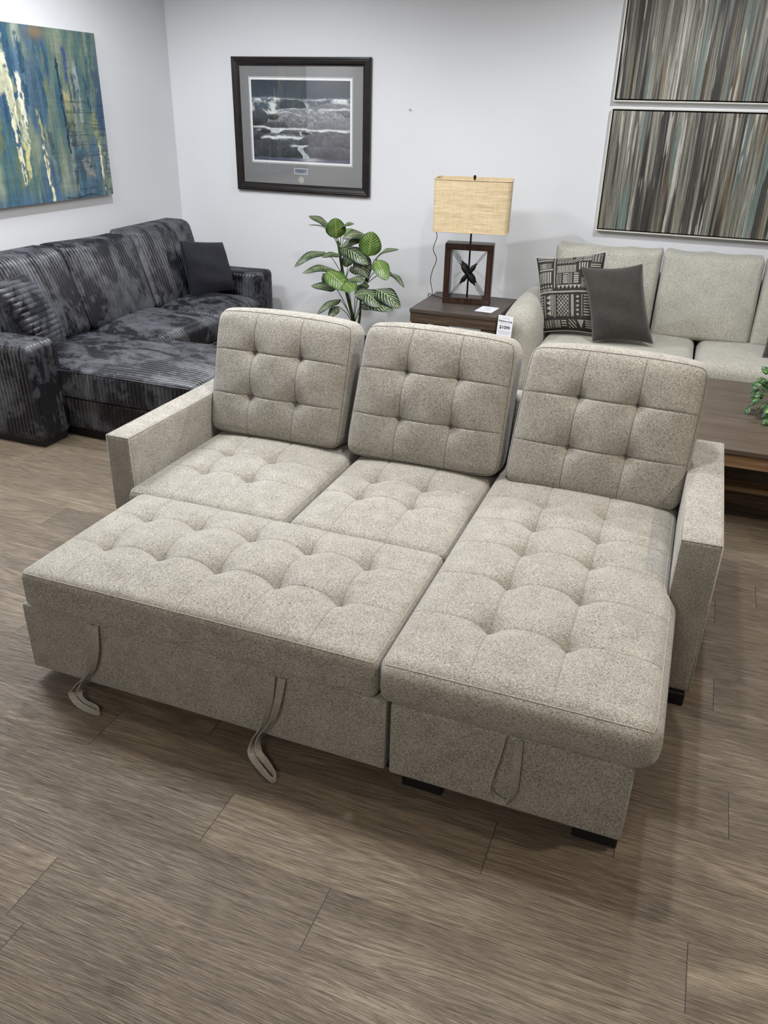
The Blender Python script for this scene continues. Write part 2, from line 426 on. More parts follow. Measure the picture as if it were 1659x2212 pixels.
def leaf_mat(name, dark, mid, pale, f=11.0, amt=.55):
    m, nt, b = new_mat(name); uvn = N(nt, 'ShaderNodeUVMap', uv_map='leaf'); sp = N(nt, 'ShaderNodeSeparateXYZ'); L(nt, uvn.outputs[0], sp.inputs[0])
    u, v = sp.outputs[0], math_(nt, 'ABSOLUTE', math_(nt, 'SUBTRACT', sp.outputs[1], .5))
    nz = noise(nt, mapping(nt, (1, 1, 1)), 30, 2)
    ph = math_(nt, 'MULTIPLY', math_(nt, 'ADD', math_(nt, 'SUBTRACT', u, math_(nt, 'MULTIPLY', v, .55)), math_(nt, 'MULTIPLY', nz, .07)), f*6.283)
    s_ = math_(nt, 'SINE', ph)
    edge = ramp(nt, v, [(.0, 1.0), (.30, 1.0), (.46, 0.0)])
    st = math_(nt, 'MULTIPLY', ramp(nt, s_, [(.35, 0.0), (.75, 1.0)]), edge)
    st = math_(nt, 'MULTIPLY', st, ramp(nt, noise(nt, mapping(nt, (1, 1, 1)), 18, 1), [(.35, .45), (.6, 1.0)]))
    st = math_(nt, 'MULTIPLY', st, amt)
    midrib = math_(nt, 'LESS_THAN', v, .022)
    c = mixc(nt, edge, dark, mid); c = mixc(nt, st, c, pale); c = mixc(nt, math_(nt, 'MULTIPLY', midrib, .6), c, pale)
    L(nt, c, b.inputs['Base Color']); setb(b, .38, .45); bump(nt, b, st, .3, .002); return m
M['leaf_dark'] = leaf_mat('variegated_leaf', (.005, .018, .008), (.009, .030, .012), (.42, .48, .26), 10, 1.0)
M['leaf_light'] = leaf_mat('bright_leaf', (.040, .095, .014), (.060, .125, .020), (.36, .46, .17), 10, 1.0)
M['ivy'] = leaf_mat('ivy_leaf', (.012, .05, .014), (.025, .085, .022), (.25, .40, .16), 3, .5)
M['ivy_light'] = leaf_mat('pale_ivy_leaf', (.10, .26, .04), (.16, .34, .06), (.62, .70, .42), 4, .8)
M['blade'] = plain('pale_grass_blade', (.38, .46, .36), .5, .3)
def glass_mat():
    m, nt, b = new_mat('picture_glass'); out = [n for n in nt.nodes if n.type == 'OUTPUT_MATERIAL'][0]
    t = N(nt, 'ShaderNodeBsdfTransparent'); g = N(nt, 'ShaderNodeBsdfGlossy'); g.inputs['Roughness'].default_value = .02
    fr = N(nt, 'ShaderNodeFresnel'); fr.inputs['IOR'].default_value = 1.45; mx = N(nt, 'ShaderNodeMixShader')
    L(nt, fr.outputs[0], mx.inputs[0]); L(nt, t.outputs[0], mx.inputs[1]); L(nt, g.outputs[0], mx.inputs[2]); L(nt, mx.outputs[0], out.inputs['Surface'])
    return m
M['glass'] = glass_mat()

# ------------------------------------------------------------------ room shell
WX, WY, CZ = -3.965, 5.85, 2.85       # left wall, back wall, ceiling
XR, YF = 4.6, -5.0
def struct(name, x0, x1, y0, y1, z0, z1, mat):
    o = MB().box(x0, x1, y0, y1, z0, z1, .0005).build(name, mat); o['kind'] = 'structure'; return o
struct('floor', WX-.12, XR+.12, YF-.12, WY+.12, -.1, 0, M['floor'])
struct('wall_back', WX-.12, XR+.12, WY, WY+.12, 0, CZ, M['wall'])
struct('wall_left', WX-.12, WX, YF, WY, 0, CZ, M['wall'])
struct('wall_right', XR, XR+.12, YF, WY, 0, CZ, M['taupe'])
struct('wall_front', WX-.12, XR+.12, YF-.12, YF, 0, CZ, M['taupe'])
struct('ceiling', WX-.12, XR+.12, YF-.12, WY+.12, CZ, CZ+.1, M['ceiling'])
struct('baseboard_back', WX, XR, WY-.014, WY, 0, .10, M['wall'])
struct('baseboard_left', WX, WX+.014, YF, WY-.014, 0, .10, M['wall'])

# ------------------------------------------------------------------ tufted sofa bed
sofa = empty('sectional_sofa', (-.87, 2.5, 0), 'oatmeal tweed tufted sectional sofa bed with chaise and pulled-out bed section', 'sofa')
TW = M['tweed']
def wob(a, seed):
    r = np.random.RandomState(seed); k = r.uniform(2, 6, (4, 3)); ph = r.uniform(0, 6, (4, 3))
    def f(P):
        d = np.zeros_like(P)
        for i in range(4):
            s = np.sin(P[:, 0]*k[i, 0]+ph[i, 0])*np.sin(P[:, 1]*k[i, 1]+ph[i, 1]+P[:, 2]*k[i, 2])
            d[:, i % 3] += s
        return P+a*d
    return f
def cushion(name, parent, c, size, r, xs, ys, crown, D=.03, s=.05, extra=None, step=.008, label=None, wide=.008, pipe_r=.0016):
    S = Soft(c, size, r); X = [x-c[0] for x in xs]; Y = [y-c[1] for y in ys]
    S.deform = tuft(0, 1, 2, 1, crown, X, Y, D, s, wide=wide, extra=extra)
    o = S.build(name, TW, parent, step, extra=(X, Y, ()))
    if label: o['label'] = label
    if xs or ys: seam_lines(S, 0, 1, 2, 1, X, Y, r=.00055, lift=.0001).build('stitching', M['thread_pale'], o, True)
    MB().tube(S.ring(1), pipe_r, 6, closed=True).build('piping', M['tweed_pipe'], o, True)
    return o, S
# arms
def arm(x0, x1, name='arm'):
    def df(P, Nn, S):
        P = P.copy(); return P
    S = Soft(((x0+x1)/2, (2.275+3.17)/2, (.045+.592)/2), (x1-x0, 3.17-2.275, .592-.045), .016, df)
    o = S.build(name, TW, sofa, .03)
    m = MB(); X0, X1, Y0, Z1 = x0, x1, 2.275, .592
    e = .0045
    m.tube([(X0+e, Y0+e, Z1-e), (X0+e, 3.165, Z1-e)], .0022, 6); m.tube([(X1-e, Y0+e, Z1-e), (X1-e, 3.165, Z1-e)], .0022, 6)
    m.tube([(X0+e, Y0+e, Z1-e), (X1-e, Y0+e, Z1-e)], .0022, 6)
    m.tube([(X0+e, Y0+e, .05), (X0+e, Y0+e, Z1-e)], .0022, 6); m.tube([(X1-e, Y0+e, .05), (X1-e, Y0+e, Z1-e)], .0022, 6)
    m.build('piping', M['tweed_pipe'], o, True)
    return o
arm(-1.972, -1.862); armR = arm(.104, .230)
# feet
for (a, b_, c_, d_) in ((.110, .218, 2.262, 2.34), (.110, .218, 3.05, 3.14), (-1.96, -1.87, 2.285, 2.36), (-1.96, -1.87, 3.05, 3.14), (-.515, -.398, 1.60, 1.68), (-.037, .080, 1.60, 1.68)):
    MB().box(a, b_, c_, d_, 0, .047, .003).build('foot', M['plastic'], sofa)
# seat frame and back frame
MB().box(-1.862, -.56, 2.255, 3.13, .05, .285, .01).build('seat_frame', M['tweed'], sofa)
Soft((-.87, 3.115, .37), (1.96, .11, .65), .02).build('back_frame', TW, sofa, .05)
# two seat cushions
cushion('seat_cushion', sofa, (-1.527, 2.625, .345), (.662, .83, .13), (.036, .036, .035), [-1.667, -1.466], [2.466, 2.655], .030, D=.040, s=.032, wide=.010)
cushion('seat_cushion', sofa, (-.889, 2.625, .345), (.586, .83, .13), (.036, .036, .035), [-1.018, -.812], [2.50, 2.655], .030, D=.040, s=.032, wide=.010)
# chaise cushion, wider in front of the arm
def chaise_shape(P, Nn, S):
    P = P.copy(); y = P[:, 1]+S.c[1]; x = P[:, 0]
    k = smooth01((y-2.17)/.10)*smooth01((x/S.h[0]-.2)/.8)
    P[:, 0] -= .022*k
    w2 = smooth01((-Nn[:, 1]-.3)/.7)                 # bullnose front
    t = np.clip(P[:, 2]/S.h[2], -1, 1); P[:, 1] -= w2*.016*(1-t*t)
    w3 = smooth01((Nn[:, 0]-.3)/.7); P[:, 0] += w3*.010*(1-t*t)*(1-k)
    return P
chc, chS = cushion('chaise_cushion', sofa, (-.233, 2.305, .3625), (.714, 1.46, .140), (.045, .04, .04), [-.352, -.136], [1.836, 2.066, 2.278, 2.458, 2.655], .036, D=.044, s=.033, wide=.010, extra=chaise_shape)
# chaise base
S = Soft((-.233, 2.36, .169), (.638, 1.55, .248), .010); chb = S.build('chaise_base', TW, sofa, .04)
m = MB()
for x in (-.548, .082): MB().tube([(x, 1.589, .05), (x, 1.589, .285)], .002, 5).build('piping', M['tweed_pipe'], chb, True)
# pull-out bed section
S = Soft((-1.1835, 1.90, .1675), (1.237, .62, .245), .008); pob = S.build('pull_out_base', TW, sofa, .04)
m = MB()
for x in (-1.799, -.568): MB().tube([(x, 1.593, .05), (x, 1.593, .285)], .002, 5).build('piping', M['tweed_pipe'], pob, True)
cushion('pull_out_cushion', sofa, (-1.184, 1.886, .357), (1.186, .626, .136), (.03, .03, .03), [-1.62+.2062*i for i in range(5)], [1.808, 2.026], .036, D=.044, s=.033, wide=.010)
MB().box(-.5655, -.5515, 1.66, 2.24, .05, .282, .001).build('gap_light_block', M['gap_block'], sofa)  # black strip added inside the gap to stop light leaking onto the floor
def caster(x, y):
    m = MB(); P = [(x-.011, y, .022), (x+.011, y, .022)]
    m.tube(P, .0215, 20); m.tube([(x-.013, y, .022), (x+.013, y, .022)], .008, 10); m.box(x-.016, x+.016, y-.012, y+.02, .038, .050, .002)
    shade_auto(m.build('caster', M['plastic'], pob))
for x in (-1.66, -.66):
    for y in (1.66, 2.12): caster(x, y)
# straps (ribbon loops)
def ribbon(path, width_dir, w, th=.0028):
    path = np.asarray(path, float)
    # smooth resample (Catmull-Rom)
    P = []; n = len(path); ext = np.vstack([2*path[0]-path[1], path, 2*path[-1]-path[-2]])
    for i in range(n-1):
        p0, p1, p2, p3 = ext[i:i+4]
        for t in np.linspace(0, 1, 8, endpoint=False):
            P.append(.5*((2*p1)+(-p0+p2)*t+(2*p0-5*p1+4*p2-p3)*t*t+(-p0+3*p1-3*p2+p3)*t**3))
    P.append(path[-1]); P = np.array(P)
    m_ = len(P); WD = np.asarray(width_dir, float)
    if WD.ndim == 1: WD = np.tile(WD, (m_, 1))
    else: WD = np.stack([np.interp(np.linspace(0, 1, m_), np.linspace(0, 1, len(WD)), WD[:, c]) for c in range(3)], -1)
    T = np.gradient(P, axis=0); T /= np.linalg.norm(T, axis=1)[:, None]
    WD = WD-T*(WD*T).sum(1)[:, None]; WD /= np.linalg.norm(WD, axis=1)[:, None]; Nn = np.cross(T, WD)
    V = []
    for i in range(m_):
        for a, b_ in ((-1, -1), (1, -1), (1, 1), (-1, 1)): V.append(P[i]+WD[i]*a*w/2+Nn[i]*b_*th/2)
    Fs = [(0, 1, 2, 3), tuple((m_-1)*4+k for k in (3, 2, 1, 0))]
    for i in range(m_-1):
        for k in range(4):
            l = (k+1) % 4; Fs.append((i*4+k, (i+1)*4+k, (i+1)*4+l, i*4+l))
    return MB().add(V, Fs)
yb = 1.572
loops = [
  (pob, [(-1.532, yb+.006, .292), (-1.535, yb-.003, .20), (-1.553, yb-.008, .11), (-1.60, yb-.020, .055), (-1.61, yb-.035, .028), (-1.565, yb-.055, .0135), (-1.50, yb-.065, .0135),
         (-1.488, yb-.062, .016), (-1.50, yb-.050, .0165), (-1.56, yb-.040, .0165), (-1.59, yb-.024, .032), (-1.578, yb-.012, .07), (-1.540, yb-.010, .12), (-1.512, yb-.008, .20), (-1.508, yb+.006, .292)], [(1, .3, 0), (.7, .8, 0), (.1, 1, .1), (0, .6, .9), (0, -.1, 1), (0, -.1, 1), (0, .6, .9), (.1, 1, .1), (.7, .8, 0), (1, .3, 0)]),
  (pob, [(-.905, yb+.006, .285), (-.912, yb-.005, .20), (-.932, yb-.010, .11), (-.962, yb-.020, .055), (-.957, yb-.045, .022), (-.915, yb-.075, .0135), (-.862, yb-.105, .0135),
         (-.850, yb-.103, .016), (-.853, yb-.092, .017), (-.893, yb-.062, .018), (-.938, yb-.036, .03), (-.944, yb-.016, .07), (-.905, yb-.010, .13), (-.885, yb-.008, .20), (-.872, yb+.006, .285)], [(1, .3, 0), (.7, .8, 0), (.1, 1, .1), (0, .6, .9), (0, -.1, 1), (0, -.1, 1), (0, .6, .9), (.1, 1, .1), (.7, .8, 0), (1, .3, 0)]),
  (chb, [(-.232, yb+.002, .297), (-.240, yb-.004, .24), (-.252, yb-.008, .17), (-.256, yb-.010, .125), (-.245, yb-.011, .10), (-.222, yb-.012, .090), (-.203, yb-.012, .105), (-.196, yb-.010, .14),
         (-.196, yb-.008, .20), (-.198, yb-.004, .25), (-.200, yb+.002, .297)], [(.2, 1, 0), (.1, 1, 0), (0, 1, .2), (0, 1, .3), (.5, 1, 0), (1, .7, 0), (1, .4, 0), (1, .3, 0)])]
for par, path, wd in loops:
    o = ribbon(path, wd, .021).build('strap', M['tweed_pipe'], par, False); shade_auto(o, 60)

# back cushions: face plane XZ, outward -Y, leaning back
def back_cushion(cx_, w, z0, hgt, ybot, lean, xs, zs, yaw=0.0, thick=.17, slump=(0, 0, 0, 0)):
    c = np.array([cx_, 0, 0]); th = math.radians(lean)
    S = Soft((0, 0, 0), (w, thick, hgt), (.036, .045, .045))
    wb = wob(.0035, int(abs(cx_)*100))
    base = tuft(0, 2, 1, -1, .034, xs, zs, .032, .040, wide=.010)
    def df(P, Nn, S_):
        P = base(P, Nn, S_)
        u = np.clip(np.abs(P[:, 0])/S_.h[0], 0, 1.05); v = np.clip(np.abs(P[:, 2])/S_.h[2], 0, 1.05)
        P[:, 0] -= np.clip(P[:, 0]/S_.h[0], -1, 1)*.012*(v**6); P[:, 2] -= np.clip(P[:, 2]/S_.h[2], -1, 1)*.010*(u**6)
        wt = smooth01((Nn[:, 2]-.2)/.8); P[:, 2] += wt*.012*(1-u**2)
        wk = smooth01((Nn[:, 1]-.2)/.8); P[:, 1] += wk*.03*(1-u**2)*(1-v**2)
        P = wb(P)
        a_ = np.clip(P[:, 0]/S_.h[0]*.5+.5, 0, 1); b_ = np.clip(P[:, 2]/S_.h[2]*.5+.5, 0, 1)
        P[:, 0] += slump[0]*(1-a_)*(1-b_)+slump[1]*a_*(1-b_)+slump[2]*(1-a_)*b_+slump[3]*a_*b_
        ca, sa = math.cos(th), math.sin(th)
        z = P[:, 2]+S_.h[2]; y = P[:, 1]+S_.h[1]
        yy = y*ca+z*sa; zz = z*ca-y*sa
        cy_, sy_ = math.cos(yaw), math.sin(yaw)
        x = P[:, 0]*cy_-yy*sy_; y2 = P[:, 0]*sy_+yy*cy_
        return np.c_[x+cx_, y2+ybot, zz+z0]
    S.deform = df
    o = S.build('back_cushion', TW, sofa, .008, extra=(xs, (), zs))
    n = 110; mm = MB()
    for X in xs:
        Q = np.zeros((n, 3)); Q[:, 0] = X; Q[:, 2] = np.linspace(-S.h[2], S.h[2], n)*.975; Q[:, 1] = -S.h[1]; P = S.surf(Q); P[:, 1] -= .0003; mm.tube(P, .0009, 5)
    for Z in zs:
        Q = np.zeros((n, 3)); Q[:, 2] = Z; Q[:, 0] = np.linspace(-S.h[0], S.h[0], n)*.975; Q[:, 1] = -S.h[1]; P = S.surf(Q); P[:, 1] -= .0003; mm.tube(P, .0009, 5)
    mm.build('stitching', M['thread'], o, True)
    a, b_ = S.h[0], S.h[2]; pts = []
    for (p, q) in (((-a, -b_), (a, -b_)), ((a, -b_), (a, b_)), ((a, b_), (-a, b_)), ((-a, b_), (-a, -b_))):
        for t in np.linspace(0, 1, 50, endpoint=False): pts.append((p[0]+(q[0]-p[0])*t, -S.h[1], p[1]+(q[1]-p[1])*t))
    MB().tube(S.surf(np.array(pts)), .0016, 6, closed=True).build('edge_seam', M['thread'], o, True)
    return o
BZ = .430
back_cushion(-1.530, .625, BZ, .535, 2.815, 12, [-.115, .095], [-.085, .10], slump=(-.026, -.033, -.016, 0))
back_cushion(-.880, .630, BZ, .545, 2.805, 12, [-.105, .105], [-.085, .10], slump=(-.035, 0, .020, .006))
back_cushion(-.218, .650, BZ, .545, 2.78, 12, [-.105, .105], [-.085, .10], yaw=math.radians(-1.5), slump=(-.012, 0, .026, .008))

# ------------------------------------------------------------------ dark corduroy sectional
cs = empty('corduroy_sectional', (-3.4, 4.4, 0), 'charcoal crushed corduroy sectional sofa with chaise, against the left wall', 'sofa')
WALE = .0255
def ribs(amp=.012, wale=WALE, mode='auto'):
    def f(P, Nn, S):
        P = P.copy(); X = P+S.c
        ny = np.abs(Nn[:, 1]); q = np.where(ny > .72, X[:, 0], X[:, 1])
        if mode == 'x': q = X[:, 0]
        h = amp*(np.abs(np.cos(math.pi*q/wale))**.6-.6)
        return P+Nn*h[:, None]
    return f
def comb(*fs):
    def f(P, Nn, S):
        for g in fs: P = g(P, Nn, S)
        return P
    return f
def crownf(cr, ax=2, sign=1):
    o = [i for i in range(3) if i != ax]
    def f(P, Nn, S):
        P = P.copy(); w = smooth01((sign*Nn[:, ax]-.1)/.8)
        u = np.clip(np.abs(P[:, o[0]])/S.h[o[0]], 0, 1); v = np.clip(np.abs(P[:, o[1]])/S.h[o[1]], 0, 1)
        P[:, ax] += sign*w*cr*(1-u**2.5)*(1-v**2.5); return P
    return f
def cord_part(name, x0, x1, y0, y1, z0, z1, r, extra=None, step=(.008, .0042, .03), seed=1, wa=.006):
    wv = wob(wa, seed)
    def wv2(P, Nn, S): return wv(P+S.c)-S.c
    S = Soft(((x0+x1)/2, (y0+y1)/2, (z0+z1)/2), (x1-x0, y1-y0, z1-z0), r, comb(*( [ribs()]+([extra] if extra else [])+[wv2])))
    return S.build(name, M['cord'], cs, step)
cord_part('chaise_base', -3.90, -2.32, 3.37, 4.12, .055, .235, .02, seed=2, step=(.0042, .006, .03))
cord_part('chaise_cushion', -3.62, -2.30, 3.345, 4.115, .245, .400, (.03, .016, .02), crownf(.030), seed=3, step=(.0042, .0042, .03))
MB().tube([(-3.16, 3.342, .397), (-2.8, 3.343, .399), (-2.31, 3.342, .397)], .0045, 6).build('seam_welt', M['cord'], cs, True)
cord_part('seat_base', -3.90, -3.02, 4.12, 5.44, .055, .235, .02, seed=4)
cord_part('seat_cushion', -3.62, -3.00, 4.12, 4.775, .245, .405, (.05, .03, .05), crownf(.035), seed=5)
cord_part('seat_cushion', -3.62, -3.00, 4.785, 5.43, .245, .405, (.05, .03, .05), crownf(.035), seed=6)
cord_part('arm', -3.93, -3.15, 3.15, 3.375, .04, .565, (.03, .03, .035), seed=7, step=(.0042, .0042, .03))
cord_part('arm', -3.93, -3.06, 5.435, 5.655, .04, .575, (.03, .03, .035), seed=8)
cord_part('back_frame', -3.945, -3.80, 3.37, 5.44, .05, .70, .03, seed=9, step=.02)
def leanx(deg):
    t = math.tan(math.radians(deg))
    def f(P, Nn, S):
        P = P.copy(); P[:, 0] -= (P[:, 2]+S.h[2])*t; return P
    return f
def cord_back(y0, y1, z1, seed, x1=-3.50):
    cord_part('back_cushion', x1-.22, x1, y0, y1, .40, z1, (.045, .035, .05), comb(crownf(.04, 0, 1), leanx(17)), seed=seed, wa=.008)
cord_back(3.36, 4.075, .90, 12); cord_back(4.08, 4.76, .90, 13); cord_back(4.785, 5.47, .915, 14)
MB().box(-3.90, -3.165, 3.175, 3.36, 0, .05, .004).build('plinth', M['plastic'], cs)
MB().box(-3.85, -2.36, 3.40, 4.08, 0, .056, .004).build('plinth', M['plastic'], cs)
MB().box(-3.85, -3.08, 4.08, 5.62, 0, .056, .004).build('plinth', M['plastic'], cs)

# throw pillows given by four corners ------------------------------------------
def pillow(name, TLc, TRc, BLc, BRc, t, mat, label, group=None, n=48, rib=0, color=None, pipe=None, dog=.06, cat='cushion', ribdir='v', crumple=.004, seed=1):
    TLc, TRc, BLc, BRc = [np.array(q, float) for q in (TLc, TRc, BLc, BRc)]
    nn = np.cross(TRc-TLc, BLc-TLc); nn /= np.linalg.norm(nn)
    cen = (TLc+TRc+BLc+BRc)/4
    if nn @ (np.array([0, 0, H])-cen) < 0: nn = -nn          # toward the room
    def P_(u, v, side):
        uu = u*(1-dog*(1-v*v)**1.0*np.abs(u)**3); vv = v*(1-dog*(1-u*u)**1.0*np.abs(v)**3)
        a = (uu+1)/2; b_ = (vv+1)/2
        base = (BLc[None]*((1-a)*(1-b_))[:, None]+BRc[None]*(a*(1-b_))[:, None]+TLc[None]*((1-a)*b_)[:, None]+TRc[None]*(a*b_)[:, None])
        prof = (np.clip(1-np.abs(u)**2.6, 0, 1)*np.clip(1-np.abs(v)**2.6, 0, 1))**.5
        h = t/2*prof
        if rib: q = (v if ribdir == 'h' else u)*rib*math.pi; h = h+.007*(np.abs(np.cos(q))**.6-.6)*(prof > .02)
        r = np.random.RandomState(seed); k = r.uniform(2, 7, 6)
        h = h+crumple*np.sin(k[0]*u+k[1]*v)*np.sin(k[2]*u-k[3]*v+1)*prof
        return base+nn[None]*(side*h)[:, None]
    s = np.sin(np.linspace(-math.pi/2, math.pi/2, n)) if not rib and color is None else np.linspace(-1, 1, n)
    U, V_ = np.meshgrid(s, s, indexing='ij'); u = U.ravel(); v = V_.ravel()
    A = P_(u, v, 1); B = P_(u, v, -1)
    bd = (np.abs(U) > .9999) | (np.abs(V_) > .9999); ids = np.arange(n*n).reshape(n, n); idb = ids+n*n; idb = np.where(bd, ids, idb)
    f1 = np.stack([ids[:-1, :-1], ids[1:, :-1], ids[1:, 1:], ids[:-1, 1:]], -1).reshape(-1, 4)
    f2 = np.stack([idb[:-1, :-1], idb[:-1, 1:], idb[1:, 1:], idb[1:, :-1]], -1).reshape(-1, 4)
    Fc = np.concatenate([f1, f2]); V = np.concatenate([A, B])
    e = np.cross(V[f1[0][1]]-V[f1[0][0]], V[f1[0][2]]-V[f1[0][0]])
    if e @ nn < 0: Fc = Fc[:, ::-1]
    c = None
    if color is not None:
        cc = color(u, v); c = np.concatenate([cc, cc])
    root = empty(name, tuple(cen-np.array([0, 0, cen[2]-min(BLc[2], BRc[2])])), label, cat, group)
    used = np.unique(Fc); remap = np.zeros(len(V), int); remap[used] = np.arange(len(used))
    mesh_obj('cover', V[used], remap[Fc], mat, root, True, color=None if c is None else c[used])
    if pipe:
        q = np.linspace(-1, 1, 40)[:-1]; o1 = np.ones(39)
        bu = np.concatenate([q, o1, -q, -o1]); bv = np.concatenate([-o1, q, o1, -q])
        MB().tube(P_(bu, bv, 0), .0042, 7, closed=True).build('piping', pipe, root, True)
    return root
pillow('throw_pillow', (-3.42, 3.24, .85), (-3.52, 3.61, .838), (-3.29, 3.40, .455), (-3.385, 3.70, .45), .15, M['cord'],
       'charcoal ribbed corduroy throw pillow leaning behind the near arm of the dark sectional', n=160, rib=7, ribdir='h', dog=.04)
pillow('throw_pillow', (-3.42, 4.99, .845), (-3.342, 5.42, .785), (-3.36, 4.99, .46), (-3.21, 5.34, .465), .13, M['cord_navy'],
       'small navy-black ribbed throw pillow at the far corner of the dark sectional', n=140, rib=9, dog=.03)

# ------------------------------------------------------------------ beige sofa
bs = empty('beige_sofa', (0.07, 5.3, 0), 'light beige chenille sofa with rounded arms and loose back cushions under the striped paintings', 'sofa')
BG = M['beige']
def bsoft(name, x0, x1, y0, y1, z0, z1, r, extra=None, step=.02, seed=1, wa=.004):
    wv = wob(wa, seed)
    fs = ([extra] if extra else [])+[lambda P, Nn, S: wv(P+S.c)-S.c]
    return Soft(((x0+x1)/2, (y0+y1)/2, (z0+z1)/2), (x1-x0, y1-y0, z1-z0), r, comb(*fs)).build(name, BG, bs, step)
def armround(P, Nn, S):
    P = P.copy(); y = P[:, 1]/S.h[1]; t = smooth01((P[:, 2]/S.h[2]+.2)/1.2); P[:, 2] -= t*.05*np.clip(-y, 0, 1)**2; return P
bsoft('arm', -1.06, -.82, 4.84, 5.74, .06, .675, (.115, .10, .13), armround, seed=21)
bsoft('arm', 1.00, 1.24, 4.84, 5.74, .06, .675, (.115, .10, .13), armround, seed=22)
bsoft('seat_base', -.83, 1.01, 4.90, 5.70, .06, .29, .03, seed=23)
bsoft('seat_cushion', -.815, .090, 4.83, 5.55, .285, .450, (.05, .06, .06), crownf(.022), seed=24)
bsoft('seat_cushion', .098, 1.0, 4.83, 5.55, .285, .450, (.05, .06, .06), crownf(.022), seed=25)
bsoft('back_frame', -.95, 1.13, 5.64, 5.80, .06, .78, .04, seed=26)
def ears(P, Nn, S):
    P = P.copy(); u = P[:, 0]/S.h[0]; v = P[:, 2]/S.h[2]; k = np.clip(np.abs(u), 0, 1)**8*np.clip(v, 0, 1)**6
    P[:, 2] += .014*k; P[:, 0] += np.sign(u)*.006*k; P[:, 2] -= .008*np.clip(v, 0, 1)*np.abs(np.sin(4*u+S.c[0]*3)); return P
def leany(deg):
    t = math.tan(math.radians(deg))
    def f(P, Nn, S):
        P = P.copy(); P[:, 1] += (P[:, 2]+S.h[2])*t; return P
    return f
for i, (a, b_) in enumerate(((-.875, -.205), (-.195, .390), (.400, 1.0))):
    bsoft('back_cushion', a, b_, 5.36, 5.56, .44, .95, (.028, .05, .035), comb(crownf(.03, 1, -1), ears, leany(13)), seed=31+i, wa=.006)
for x in (-1.0, 1.16):
    for y in (4.92, 5.66): MB().box(x-.03, x+.03, y-.03, y+.03, 0, .065, .004).build('leg', M['leg'], bs)

